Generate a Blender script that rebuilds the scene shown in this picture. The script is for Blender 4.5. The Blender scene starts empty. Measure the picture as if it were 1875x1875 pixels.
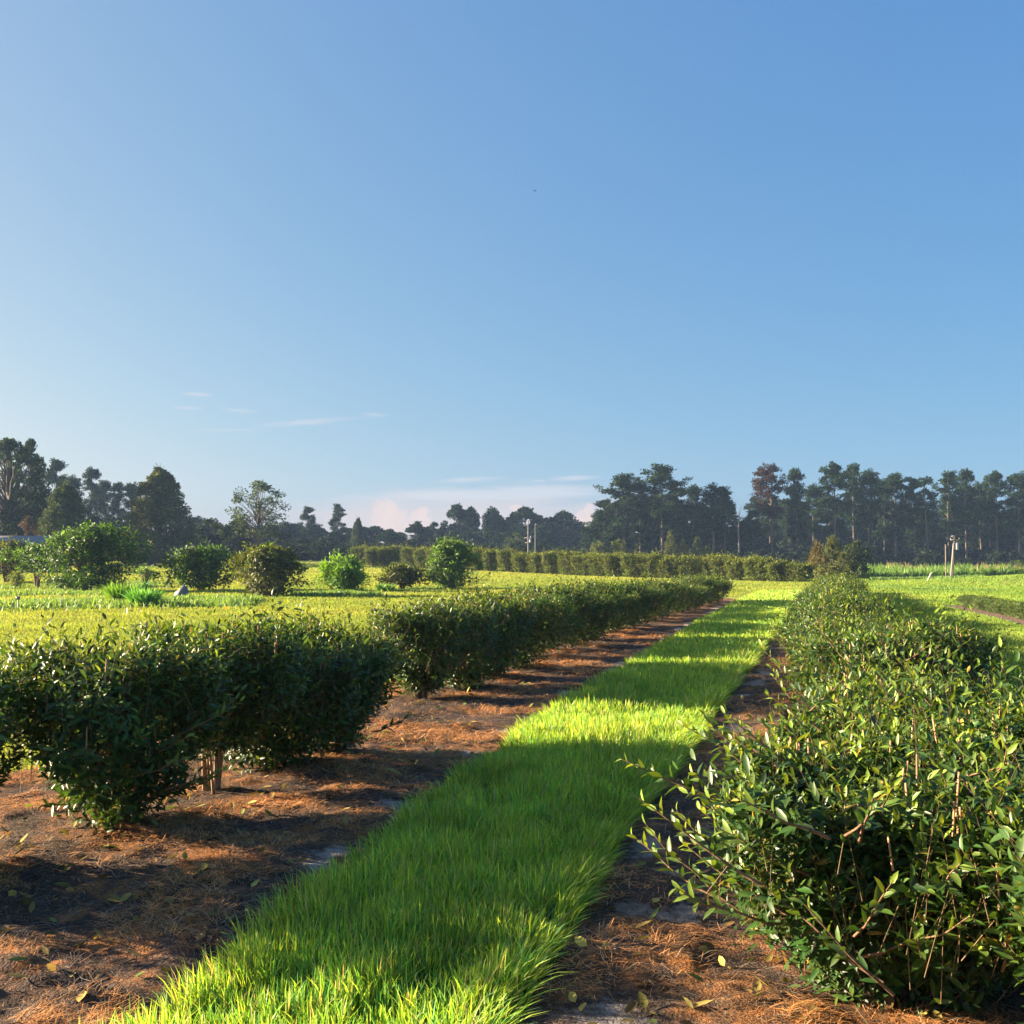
import bpy, math, random
import numpy as np
from mathutils import Vector

random.seed(7)
RNG = np.random.default_rng(7)
R = math.radians
C = bpy.context.scene.collection
EYE = 1.6
PITCH = math.atan(84.5 / 1875)
SUN_EL = R(15.9)
EXPO = 2.35
SUN_AZ = R(9.0)            # how far ahead of straight left the sun stands
SUN_VEC = Vector((-math.cos(SUN_AZ) * math.cos(SUN_EL), math.sin(SUN_AZ) * math.cos(SUN_EL), math.sin(SUN_EL)))

# ------------------------------------------------------------------ noise / terrain
_lat = np.random.default_rng(3).random((256, 256))
def vnoise(x, y, s):
    x = np.asarray(x, float) / s; y = np.asarray(y, float) / s
    xi = np.floor(x).astype(int); yi = np.floor(y).astype(int)
    fx = x - xi; fy = y - yi
    fx = fx * fx * (3 - 2 * fx); fy = fy * fy * (3 - 2 * fy)
    a = _lat[xi % 256, yi % 256]; b = _lat[(xi + 1) % 256, yi % 256]
    c = _lat[xi % 256, (yi + 1) % 256]; d = _lat[(xi + 1) % 256, (yi + 1) % 256]
    return (a * (1 - fx) + b * fx) * (1 - fy) + (c * (1 - fx) + d * fx) * fy
def fbm(x, y, s, o=3):
    t = 0; a = .5; n = 0
    for k in range(o):
        t = t + a * vnoise(np.asarray(x) + 17.3 * k, np.asarray(y) + 9.1 * k, s / 2 ** k); n += a; a *= .5
    return t / n
def sstep(a, b, x):
    t = np.clip((np.asarray(x, float) - a) / (b - a), 0, 1)
    return t * t * (3 - 2 * t)

def terrain(x, y):
    x = np.asarray(x, float); y = np.asarray(y, float)
    k = np.interp(x, [-80, -48, -16.5, -3, 7, 17], [.87, .82, .72, .55, .28, 0])
    z = 0.018 * np.clip(y - 50, 0, 90) * k * sstep(46, 62, y)
    z = z + 1.25 * np.exp(-(((x - 47) / 13) ** 2 + ((y - 66) / 9) ** 2))
    z = z + (fbm(x, y, 9.0, 2) - .5) * .08 * sstep(14, 30, np.abs(y) + np.abs(x))
    return z

LANE_L = ([-8, 1.5, 3.5, 4.8, 6.3, 7.9, 9.4, 16.9, 23.4, 41, 60], [-4.6, -1.8, -1.20, -.88, -.6, -.16, .12, 2.28, 4.1, 9.3, 15])
LANE_R = ([-8, 1.5, 3.5, 4.8, 6.3, 7.9, 9.4, 16.9, 23.4, 41, 60], [-3.3, -.58, .06, .39, .81, 1.32, 1.74, 4.1, 6.15, 11.4, 17.1])
ROW_L = ([-8, 5, 6, 7.9, 11.6, 13.2, 14.5, 20, 27, 36, 50], [-6.3, -2.75, -2.32, -1.68, -.85, -.4, 0, 1.55, 3.8, 6.9, 11])
ROW_R = ([-8, 2.2, 4, 5.2, 6.5, 9.4, 16.9, 41, 60], [-1.8, .95, 1.5, 1.95, 2.35, 3.1, 5.35, 13.0, 18.8])
ROW_F = ([10, 25.4, 33.5, 50], [9.1, 13.0, 14.9, 18.9])
def ll(y): return np.interp(y, *LANE_L) + .07 * (fbm(y, y * 0 + 3, .9) - .5) * 2
def lr(y): return np.interp(y, *LANE_R) + .07 * (fbm(y, y * 0 + 8, .9) - .5) * 2
def rl(y): return np.interp(y, *ROW_L)
def rr(y): return np.interp(y, *ROW_R)

def straw_mask(x, y):
    return sstep(.44, .60, fbm(x, y, .5, 4))
def bed_h(x, y):
    """height of the mulch bed above the terrain"""
    x = np.asarray(x, float); y = np.asarray(y, float)
    near = 1 - sstep(14, 26, y)
    h = .012 + (fbm(x, y, .42, 4) - .35) * .07 * near + straw_mask(x, y) * .022
    c = np.interp(y, *ROW_L)
    h = h + .03 * np.exp(-((x - c) / .6) ** 2)
    # raked heap of pine straw in the near left corner (a curved ridge with a hollow)
    for (hx, hy, sx, sy, a) in ((-1.95, 3.72, .28, .09, .09), (-1.66, 3.78, .08, .16, .07), (-1.83, 3.96, .24, .07, .07), (-1.50, 3.70, .11, .09, .05), (-1.9, 3.45, .22, .07, .05)):
        h = h + a * np.exp(-(((x - hx) / sx) ** 2 + ((y - hy) / sy) ** 2)) * (.7 + .6 * vnoise(x, y, .05))
    return np.maximum(h, .006)
def surf(x, y):
    """surface height wherever something stands"""
    x = np.asarray(x, float); y = np.asarray(y, float)
    inbed = ((x > rl(y) - 1.0 - 1.0 * (1 - sstep(7, 11, y))) & (x < ll(y))) | ((x > lr(y)) & (x < rr(y) + .9))
    return terrain(x, y) + np.where(inbed & (y < 46), bed_h(x, y), 0)

def ray(px, py):
    x = (px - 937.5) / 1875; y = (937.5 - py) / 1875
    return x, math.cos(PITCH) - math.sin(PITCH) * y, math.sin(PITCH) + math.cos(PITCH) * y
def ground_at(px, py):
    dx, dy, dz = ray(px, py)
    t = 2.0
    while t < 400:
        if EYE + dz * t < float(terrain(dx * t, dy * t)): break
        t *= 1.004
    return dx * t, dy * t
def at_depth(px, Y):
    dx, dy, dz = ray(px, 1022)
    return dx / dy * Y, Y
def top_z(px, py, Y):
    dx, dy, dz = ray(px, py)
    return EYE + dz / dy * Y

# ------------------------------------------------------------------ object helpers
def mesh(name, V, F, mat, parent=None, tint=None, smooth=False, extra_mats=None, fmat=None):
    """F: list of int arrays (n,3)/(n,4)"""
    V = np.asarray(V, np.float32)
    me = bpy.data.meshes.new(name)
    me.vertices.add(len(V)); me.vertices.foreach_set('co', V.ravel())
    F = [np.asarray(f, np.int32) for f in F if len(f)]
    idx = np.concatenate([f.ravel() for f in F])
    tot = np.concatenate([np.full(len(f), f.shape[1], np.int32) for f in F])
    st = np.concatenate([[0], np.cumsum(tot)[:-1]]).astype(np.int32)
    me.loops.add(len(idx)); me.loops.foreach_set('vertex_index', idx)
    me.polygons.add(len(tot)); me.polygons.foreach_set('loop_start', st); me.polygons.foreach_set('loop_total', tot)
    if smooth: me.polygons.foreach_set('use_smooth', np.ones(len(tot), bool))
    me.materials.append(mat)
    for m in extra_mats or (): me.materials.append(m)
    if fmat is not None: me.polygons.foreach_set('material_index', np.asarray(fmat, np.int32))
    me.update(calc_edges=True)
    if tint is not None:
        a = me.color_attributes.new('tint', 'FLOAT_COLOR', 'POINT')
        t = np.ones((len(V), 4), np.float32); t[:, :3] = tint
        a.data.foreach_set('color', t.ravel())
    o = bpy.data.objects.new(name, me); C.objects.link(o)
    if parent is not None: o.parent = parent
    return o
def tag(o, label=None, cat=None, group=None, kind=None):
    if label: o['label'] = label
    if cat: o['category'] = cat
    if group: o['group'] = group
    if kind: o['kind'] = kind
    return o
def empty(name, label=None, cat=None, group=None, loc=(0, 0, 0)):
    o = bpy.data.objects.new(name, None); C.objects.link(o); o.location = loc
    o.empty_display_size = .2
    return tag(o, label, cat, group)
def copy_tree(o, parent=None):
    c = o.copy(); C.objects.link(c)
    if parent is not None: c.parent = parent
    for ch in list(o.children): copy_tree(ch, c)
    return c
ORD = ('first second third fourth fifth sixth seventh eighth ninth tenth eleventh twelfth thirteenth fourteenth fifteenth sixteenth seventeenth '
       'eighteenth nineteenth twentieth twenty-first twenty-second twenty-third twenty-fourth twenty-fifth twenty-sixth twenty-seventh twenty-eighth '
       'twenty-ninth thirtieth thirty-first thirty-second thirty-third thirty-fourth thirty-fifth thirty-sixth thirty-seventh thirty-eighth thirty-ninth fortieth').split()

class Geo:
    def __init__(s): s.V = []; s.F = {}; s.T = []; s.n = 0
    def add(s, V, faces, tint):
        V = np.asarray(V, np.float32).reshape(-1, 3)
        s.V.append(V)
        for f in faces:
            f = np.asarray(f, np.int32)
            if len(f): s.F.setdefault(f.shape[1], []).append(f + s.n)
        t = np.asarray(tint, np.float32)
        if t.ndim == 1: t = np.tile(t, (len(V), 1))
        s.T.append(t); s.n += len(V)
    def obj(s, name, mat, parent=None, smooth=False):
        return mesh(name, np.concatenate(s.V), [np.concatenate(v) for v in s.F.values()], mat, parent, np.concatenate(s.T), smooth)
    def tube(s, pts, rad, tint, n=6, cap=True):
        pts = np.asarray(pts, float); m = len(pts); rad = np.asarray(rad, float)
        d = np.gradient(pts, axis=0); d /= np.linalg.norm(d, axis=1)[:, None] + 1e-9
        ref = np.array([0, 0, 1.]) if abs(d[:, 2]).mean() < .8 else np.array([1., 0, 0])
        u = np.cross(d, ref); u /= np.linalg.norm(u, axis=1)[:, None]; v = np.cross(d, u)
        a = np.linspace(0, 2 * np.pi, n, endpoint=False)
        V = pts[:, None] + rad[:, None, None] * (np.cos(a)[None, :, None] * u[:, None] + np.sin(a)[None, :, None] * v[:, None])
        i = np.arange(m - 1)[:, None] * n; j = np.arange(n)[None]
        q = np.stack([i + j, i + (j + 1) % n, i + n + (j + 1) % n, i + n + j], -1).reshape(-1, 4)
        V = V.reshape(-1, 3)
        F = [q]
        if cap:
            V = np.vstack([V, pts[-1:]]); F.append(np.stack([(m - 1) * n + np.arange(n), (m - 1) * n + (np.arange(n) + 1) % n, np.full(n, m * n)], -1))
        s.add(V, F, tint)
    def box(s, c, size, tint, rz=0):
        c = np.array(c, float); h = np.array(size, float) / 2
        P = np.array([[x, y, z] for x in (-1, 1) for y in (-1, 1) for z in (-1, 1)]) * h
        ca, sa = math.cos(rz), math.sin(rz)
        P = np.stack([P[:, 0] * ca - P[:, 1] * sa, P[:, 0] * sa + P[:, 1] * ca, P[:, 2]], -1) + c
        s.add(P, [[[0, 1, 3, 2], [4, 6, 7, 5], [0, 4, 5, 1], [2, 3, 7, 6], [0, 2, 6, 4], [1, 5, 7, 3]]], tint)

def unit(a): return a / (np.linalg.norm(a, axis=-1, keepdims=True) + 1e-9)
# leaf template: (t along, side, fold)
LEAF_HI = (np.array([[0, 0, 0], [.3, -.45, .10], [.3, 0, 0], [.3, .45, .10], [.68, -.40, .09], [.68, 0, 0], [.68, .40, .09], [1, 0, 0]]),
           [np.array([[0, 2, 1], [0, 3, 2], [4, 5, 7], [5, 6, 7]]), np.array([[1, 2, 5, 4], [2, 3, 6, 5]])])
LEAF_LO = (np.array([[0, 0, 0], [.5, -.5, .12], [1, 0, 0], [.5, .5, .12]]), [np.array([[0, 2, 1], [0, 3, 2]])])
def add_leaves(g, pos, ax, nrm, L, W, tint, tpl=LEAF_LO, droop=.15):
    ax = unit(ax); side = unit(np.cross(nrm, ax)); n = np.cross(ax, side)
    T, FF = tpl; k = len(T); N = len(pos)
    L = np.broadcast_to(L, (N,))[:, None, None]; W = np.broadcast_to(W, (N,))[:, None, None]
    t = T[None, :, 0:1]; s_ = T[None, :, 1:2]; f = T[None, :, 2:3]
    V = pos[:, None] + ax[:, None] * t * L + side[:, None] * s_ * W + n[:, None] * (f * W * 1.6 - droop * t * t * L)
    off = (np.arange(N) * k)[:, None, None]
    F = [(f_[None] + off).reshape(-1, f_.shape[1]) for f_ in FF]
    g.add(V.reshape(-1, 3), F, np.repeat(np.asarray(tint), k, axis=0))
def rand_dir(n, rng=RNG): return unit(rng.normal(size=(n, 3)))
def mixc(a, b, t): return np.asarray(a) * (1 - t)[:, None] + np.asarray(b) * t[:, None]

# ------------------------------------------------------------------ materials
def newmat(name):
    m = bpy.data.materials.new(name); m.use_nodes = True
    nt = m.node_tree; nt.nodes.clear()
    return m, nt, nt.nodes, nt.links
def foliage_mat(name, rough=.45, transl=.35, spec=.4, tmul=(1.7, 1.55, .7), vary=.25, scale=30):
    m, nt, N, K = newmat(name)
    out = N.new('ShaderNodeOutputMaterial'); mx = N.new('ShaderNodeMixShader')
    p = N.new('ShaderNodeBsdfPrincipled'); tr = N.new('ShaderNodeBsdfTranslucent')
    at = N.new('ShaderNodeAttribute'); at.attribute_name = 'tint'
    geo = N.new('ShaderNodeNewGeometry')
    nz = N.new('ShaderNodeTexNoise'); nz.inputs['Scale'].default_value = scale; nz.inputs['Detail'].default_value = 2
    tc = N.new('ShaderNodeTexCoord'); K.new(tc.outputs['Object'], nz.inputs['Vector'])
    rmp = N.new('ShaderNodeMapRange'); rmp.inputs['To Min'].default_value = 1 - vary; rmp.inputs['To Max'].default_value = 1 + vary
    K.new(geo.outputs['Random Per Island'], rmp.inputs['Value'])
    r2 = N.new('ShaderNodeMapRange'); r2.inputs['From Min'].default_value = .3; r2.inputs['From Max'].default_value = .7
    r2.inputs['To Min'].default_value = .8; r2.inputs['To Max'].default_value = 1.2; K.new(nz.outputs['Fac'], r2.inputs['Value'])
    mu = N.new('ShaderNodeMath'); mu.operation = 'MULTIPLY'; K.new(rmp.outputs[0], mu.inputs[0]); K.new(r2.outputs[0], mu.inputs[1])
    sc = N.new('ShaderNodeVectorMath'); sc.operation = 'SCALE'; K.new(at.outputs['Color'], sc.inputs[0]); K.new(mu.outputs[0], sc.inputs['Scale'])
    K.new(sc.outputs[0], p.inputs['Base Color'])
    p.inputs['Roughness'].default_value = rough; p.inputs['Specular IOR Level'].default_value = spec
    tm = N.new('ShaderNodeVectorMath'); tm.operation = 'MULTIPLY'; tm.inputs[1].default_value = tmul
    K.new(sc.outputs[0], tm.inputs[0]); K.new(tm.outputs[0], tr.inputs['Color'])
    mx.inputs[0].default_value = transl
    K.new(p.outputs[0], mx.inputs[1]); K.new(tr.outputs[0], mx.inputs[2]); K.new(mx.outputs[0], out.inputs['Surface'])
    return m
def bark_mat(name, rough=.9):
    m, nt, N, K = newmat(name)
    out = N.new('ShaderNodeOutputMaterial'); p = N.new('ShaderNodeBsdfPrincipled'); p.inputs['Roughness'].default_value = rough
    at = N.new('ShaderNodeAttribute'); at.attribute_name = 'tint'
    tc = N.new('ShaderNodeTexCoord'); mp = N.new('ShaderNodeMapping'); mp.inputs['Scale'].default_value = (9, 9, 2)
    nz = N.new('ShaderNodeTexNoise'); nz.inputs['Scale'].default_value = 3; nz.inputs['Detail'].default_value = 6
    K.new(tc.outputs['Object'], mp.inputs[0]); K.new(mp.outputs[0], nz.inputs['Vector'])
    r2 = N.new('ShaderNodeMapRange'); r2.inputs['From Min'].default_value = .3; r2.inputs['From Max'].default_value = .7
    r2.inputs['To Min'].default_value = .6; r2.inputs['To Max'].default_value = 1.35; K.new(nz.outputs['Fac'], r2.inputs['Value'])
    sc = N.new('ShaderNodeVectorMath'); sc.operation = 'SCALE'; K.new(at.outputs['Color'], sc.inputs[0]); K.new(r2.outputs[0], sc.inputs['Scale'])
    K.new(sc.outputs[0], p.inputs['Base Color'])
    b = N.new('ShaderNodeBump'); b.inputs['Strength'].default_value = .5; b.inputs['Distance'].default_value = .02
    K.new(nz.outputs['Fac'], b.inputs['Height']); K.new(b.outputs[0], p.inputs['Normal'])
    K.new(p.outputs[0], out.inputs['Surface'])
    return m
def ground_mat(name, cols, scales, bump=.03, bscale=60, aniso=None):
    """layered noise between colours"""
    m, nt, N, K = newmat(name)
    out = N.new('ShaderNodeOutputMaterial'); p = N.new('ShaderNodeBsdfPrincipled'); p.inputs['Roughness'].default_value = 1; p.inputs['Specular IOR Level'].default_value = .1
    geo = N.new('ShaderNodeNewGeometry'); cur = None
    for i, (c, s, lo, hi) in enumerate(cols):
        if cur is None:
            rgb = N.new('ShaderNodeRGB'); rgb.outputs[0].default_value = (*c, 1); cur = rgb.outputs[0]; continue
        nz = N.new('ShaderNodeTexNoise'); nz.inputs['Scale'].default_value = s; nz.inputs['Detail'].default_value = 5; nz.inputs['Roughness'].default_value = .6
        mp = N.new('ShaderNodeMapping'); mp.inputs['Location'].default_value = (i * 13.7, i * 5.1, 0)
        K.new(geo.outputs['Position'], mp.inputs[0]); K.new(mp.outputs[0], nz.inputs['Vector'])
        mr = N.new('ShaderNodeMapRange'); mr.inputs['From Min'].default_value = lo; mr.inputs['From Max'].default_value = hi
        K.new(nz.outputs['Fac'], mr.inputs['Value'])
        mx = N.new('ShaderNodeMix'); mx.data_type = 'RGBA'; K.new(mr.outputs[0], mx.inputs['Factor']); K.new(cur, mx.inputs['A']); mx.inputs['B'].default_value = (*c, 1)
        cur = mx.outputs['Result']
    K.new(cur, p.inputs['Base Color'])
    nz = N.new('ShaderNodeTexNoise'); nz.inputs['Scale'].default_value = bscale; nz.inputs['Detail'].default_value = 6; K.new(geo.outputs['Position'], nz.inputs['Vector'])
    b = N.new('ShaderNodeBump'); b.inputs['Strength'].default_value = .8; b.inputs['Distance'].default_value = bump
    K.new(nz.outputs['Fac'], b.inputs['Height']); K.new(b.outputs[0], p.inputs['Normal'])
    K.new(p.outputs[0], out.inputs['Surface'])
    return m, nt, p, cur

M_TEA = foliage_mat('tea_leaf', .42, .30, .40, tmul=(1.9, 1.5, .6), vary=.35)
M_MAG = foliage_mat('broad_leaf', .5, .35, .3, tmul=(1.8, 1.6, .6), vary=.3)
M_TREE = foliage_mat('tree_leaf', .7, .16, .12, vary=.3, scale=.5)
M_GRASS = foliage_mat('grass_blade', .5, .42, .3, tmul=(1.5, 1.35, .6), vary=.25, scale=2)
M_HAY = foliage_mat('meadow_blade', .75, .42, .1, tmul=(1.2, 1.2, .7), vary=.12, scale=.6)
M_STRAW = foliage_mat('dry_straw', .75, .2, .2, tmul=(1.3, 1.1, .8), vary=.35, scale=8)
M_BARK = bark_mat('bark')
M_METAL = bark_mat('weathered_grey', .5)
M_FIELD, *_ = ground_mat('field_turf', [((.25, .30, .05), 0, 0, 0), ((.32, .325, .06), .25, .35, .6), ((.17, .215, .04), 3, .5, .75), ((.36, .33, .11), 14, .5, .8)], 0, .05, 25)
M_LANE, *_ = ground_mat('lane_turf', [((.08, .14, .03), 0, 0, 0), ((.06, .08, .025), 5, .4, .7)], 0, .03, 60)

def bed_mat():
    m, nt, p, cur = ground_mat('mulch', [((.10, .07, .055), 0, 0, 0), ((.40, .175, .06), 2.6, .48, .62), ((.055, .042, .036), 8, .44, .62), ((.38, .25, .14), 42, .54, .75), ((.03, .024, .02), 75, .50, .70)], 0, .03, 90)
    N, K = nt.nodes, nt.links
    at = N.new('ShaderNodeAttribute'); at.attribute_name = 'tint'      # red channel: bare sand, laid out with the bed's hollows
    sep = N.new('ShaderNodeSeparateColor'); K.new(at.outputs['Color'], sep.inputs[0])
    nz = N.new('ShaderNodeTexNoise'); nz.inputs['Scale'].default_value = 26; nz.inputs['Detail'].default_value = 7
    geo = N.new('ShaderNodeNewGeometry'); K.new(geo.outputs['Position'], nz.inputs['Vector'])
    a = N.new('ShaderNodeMath'); a.operation = 'ADD'; K.new(sep.outputs[0], a.inputs[0]); K.new(nz.outputs['Fac'], a.inputs[1])
    mr = N.new('ShaderNodeMapRange'); mr.inputs['From Min'].default_value = .82; mr.inputs['From Max'].default_value = 1.3; K.new(a.outputs[0], mr.inputs['Value'])
    mx = N.new('ShaderNodeMix'); mx.data_type = 'RGBA'; K.new(mr.outputs[0], mx.inputs['Factor']); K.new(cur, mx.inputs['A']); mx.inputs['B'].default_value = (.36, .31, .27, 1)
    K.new(mx.outputs['Result'], p.inputs['Base Color'])
    return m
M_BED = bed_mat()

# ------------------------------------------------------------------ setting
def axis(pts):
    out = []
    for a, b, n in pts: out += list(np.linspace(a, b, n, endpoint=False))
    out.append(pts[-1][1]); return np.array(out)
def grid_obj(name, X, Y, Z, mat, tint=None):
    h, w = X.shape
    V = np.stack([X, Y, Z], -1).reshape(-1, 3)
    i = np.arange(h - 1)[:, None] * w; j = np.arange(w - 1)[None]
    q = np.stack([i + j, i + j + 1, i + w + j + 1, i + w + j], -1).reshape(-1, 4)
    return mesh(name, V, [q], mat, None, tint, True)
xs = axis([(-1500, -200, 20), (-200, -60, 50), (-60, -20, 60), (-20, 30, 150), (30, 70, 60), (70, 200, 40), (200, 1500, 20)])
ys = axis([(-600, -20, 15), (-20, 0, 20), (0, 60, 200), (60, 140, 120), (140, 400, 40), (400, 2500, 30)])
X, Y = np.meshgrid(xs, ys)
tag(grid_obj('ground', X, Y, terrain(X, Y), M_FIELD), kind='structure')

def strip(name, fa, fb, y0, y1, mat, n_across, hfun, tintf=None, off=.004):
    yy = [y0]
    while yy[-1] < y1: yy.append(yy[-1] + max(.02, min(.5, abs(yy[-1]) * .006)) if yy[-1] > 2.4 else yy[-1] + .15)
    yy = np.array(yy); t = np.linspace(0, 1, n_across)
    A = fa(yy)[:, None]; B = fb(yy)[:, None]
    X = A + (B - A) * t[None]; Y = np.repeat(yy[:, None], n_across, 1)
    edge = np.minimum(1, np.minimum(t, 1 - t) * 14)[None]
    Z = terrain(X, Y) + off + hfun(X, Y) * edge
    o = grid_obj(name, X, Y, Z, mat, None if tintf is None else tintf(X, Y).reshape(-1, 3))
    return tag(o, kind='structure')
def sand_tint(X, Y):
    # bare sand runs beside the lane edges, straw gathers under the bushes
    dl = np.abs(X - (np.interp(Y, *LANE_L) - .18)); dr = np.abs(X - (np.interp(Y, *LANE_R) + .25))
    e = np.maximum(np.exp(-((dl + .25 * (fbm(X, Y + 9, .5, 3) - .5)) / .22) ** 2), .8 * np.exp(-((dr + .3 * (fbm(X, Y + 5, .4, 3) - .5)) / .22) ** 2))
    s = e * sstep(.44, .62, fbm(X + 40, Y, .5, 4)) * .9
    far = sstep(16, 24, Y) * (1 - sstep(30, 36, Y)) * .5
    s = s + far * e
    s = s * (1 - .75 * straw_mask(X, Y))
    return np.stack([s, s, s], -1)
strip('soil_bed', lambda y: rl(y) - 1.05 - 1.0 * (1 - sstep(7, 11, y)), lambda y: ll(y) + .03, -6, 39, M_BED, 110, bed_h, sand_tint)
strip('soil_bed', lambda y: lr(y) - .03, lambda y: rr(y) + .95, -6, 47, M_BED, 110, bed_h, sand_tint)
strip('soil_bed', lambda y: np.interp(y, *ROW_F) - .75, lambda y: np.interp(y, *ROW_F) + .55, 14, 34.6, M_BED, 14, lambda x, y: .01 + x * 0, lambda X, Y: np.full(X.shape + (3,), .42))
strip('path', ll, lr, -6, 49, M_LANE, 12, lambda x, y: x * 0 + .012, None, .006)

# ------------------------------------------------------------------ grass blades
def blades(name, x, y, z, h, w, lean_dir, lean, tint, mat, mid2=True):
    n = len(x); a = RNG.random(n) * 2 * np.pi
    P = np.stack([x, y, z], -1)
    s = np.stack([np.cos(a), np.sin(a), np.zeros(n)], -1) * (w / 2)[:, None]
    ld = np.stack([np.cos(lean_dir), np.sin(lean_dir), np.zeros(n)], -1)
    up = np.array([0, 0, 1.])
    def at(t): return P + up * (h * (t - lean * .38 * t * t))[:, None] + ld * (h * lean * t ** 1.8)[:, None]
    ts = [0, .42, .75] if mid2 else [0, .55]
    ws = [.8, 1, .7] if mid2 else [.8, 1]
    rows = []
    for t, ww in zip(ts, ws):
        q = at(t); rows += [q - s * ww, q + s * ww]
    rows.append(at(1.0))
    k = len(rows); V = np.stack(rows, 1).reshape(-1, 3)
    off = (np.arange(n) * k)[:, None]
    F = []
    quads = [[0, 1, 3, 2], [2, 3, 5, 4]] if mid2 else [[0, 1, 3, 2]]
    F.append((np.array(quads)[None] + off[:, :, None]).reshape(-1, 4))
    F.append((np.array([[k - 3, k - 2, k - 1]])[None] + off[:, :, None]).reshape(-1, 3))
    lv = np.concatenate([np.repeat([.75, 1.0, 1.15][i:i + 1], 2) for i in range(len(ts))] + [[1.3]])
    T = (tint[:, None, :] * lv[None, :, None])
    return mesh(name, V, F, mat, None, np.clip(T.reshape(-1, 3), 0, .9))

def lane_grass():
    P = []
    for y0, y1, dens, h0, w0 in ((1.2, 6.2, 8500, .150, .0062), (6.2, 10, 5200, .145, .008), (10, 18, 2600, .14, .011), (18, 30, 1100, .12, .018), (30, 49, 420, .11, .03)):
        area = (y1 - y0) * 2.0; n = int(dens * area)
        y = y0 + RNG.random(n) * (y1 - y0); t = RNG.random(n)
        a, b = ll(y) - .03, lr(y) - .02
        keep = RNG.random(n) < (b - a) / 2.15
        x = a + (b - a) * t
        P.append(np.stack([x, y, t, np.full(n, h0), np.full(n, w0)], -1)[keep])
    P = np.concatenate(P); x, y, t, h, w = P.T
    clump = fbm(x, y, .16, 2); big = fbm(x, y, .9, 2)
    # tufts: pull blades towards clump centres a little, gaps between
    keep = (clump > .33) | (RNG.random(len(x)) < .55)
    x, y, t, h, w, clump, big = [q[keep] for q in (x, y, t, h, w, clump, big)]
    n = len(x)
    edge_r = np.exp(-(1 - t) * 7); edge_l = np.exp(-t * 9)
    h = h * (.5 + .8 * RNG.random(n)) * (.55 + .9 * clump) * (1 + .12 * edge_r) * (.75 + .5 * big)
    ld = vnoise(x, y, .12) * 12 + RNG.normal(0, 2.2, n)
    # at the right edge the blades flop over the bed; on the left less so
    pull = np.clip(edge_r * 1.0, 0, .8) * (RNG.random(n) < .75); lx = np.cos(ld) * (1 - pull) + pull * .96; ly = np.sin(ld) * (1 - pull) - pull * .3
    pl = np.clip(edge_l * .7, 0, 1); lx = lx * (1 - pl) - pl
    ld = np.arctan2(ly, lx)
    lean = np.clip(.28 + RNG.normal(0, .22, n) + .35 * edge_r + .2 * edge_l, .03, 1.05)
    tint = mixc((.14, .36, .045), (.44, .50, .07), np.clip(RNG.random(n) * .8 + big * .4 - .1, 0, 1))
    tint *= (.7 + .6 * RNG.random((n, 1)))
    dry = RNG.random(n) < .07; tint[dry] = (.45, .38, .18)
    blue = RNG.random(n) < .15; tint[blue] = (.12, .30, .09)
    z = terrain(x, y) + .008
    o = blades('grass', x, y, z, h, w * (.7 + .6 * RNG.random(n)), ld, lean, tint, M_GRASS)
    tag(o, 'long green grass growing along the lane between the two tea rows', 'grass', kind='stuff')
lane_grass()

def meadow():
    # density falls with distance squared; covers both sides of the tea rows
    n = 760000
    u = RNG.random(n); y0, y1 = 4.5, 135.0
    y = np.exp(np.log(y0) + u * (np.log(y1) - np.log(y0)))
    x = (RNG.random(n) * 2 - 1) * .62 * y + RNG.normal(0, 2.0, n)
    lane_bed = (x > rl(y) - .98 - 1.0 * (1 - sstep(7, 11, y))) & (x < rr(y) + .88) & (y < 42)
    lane_only = (x > ll(y) - .4) & (x < lr(y) + .4) & (y < 48)
    fb = (np.abs(x - np.interp(y, *ROW_F) + .1) < .62) & (y > 14) & (y < 34.5)
    far_lim = np.where(x > 16, 78, 128)
    keep = ~(lane_bed | lane_only | fb) & (y < far_lim)
    x, y = x[keep], y[keep]; n = len(x)
    patch = fbm(x, y, 6, 3); rowp = vnoise((x * math.cos(.29) - y * math.sin(.29)), y * .05, .55)
    h = np.clip(.035 + .0012 * y, .045, .11) * (.6 + .8 * RNG.random(n)) * (.7 + .6 * patch)
    w = .00065 * y * (.6 + .8 * RNG.random(n)) + .0025
    f = np.clip(.15 + RNG.random(n) * .4 + (patch - .35) * 1.0 + (rowp - .5) * .3, 0, 1)
    tint = mixc((.16, .25, .04), (.37, .365, .075), f)
    nearR = sstep(0, 1, (x - rr(y)) / 4)
    tint = tint * (1 - .22 * nearR[:, None] * np.array([[1, .0, .6]]))
    ld = RNG.random(n) * 6.28
    z = terrain(x, y)
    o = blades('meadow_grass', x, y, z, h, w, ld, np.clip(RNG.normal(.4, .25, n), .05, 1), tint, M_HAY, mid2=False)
    tag(o, 'short yellow-green cut meadow grass covering the open field', 'grass', kind='stuff')
meadow()

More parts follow.
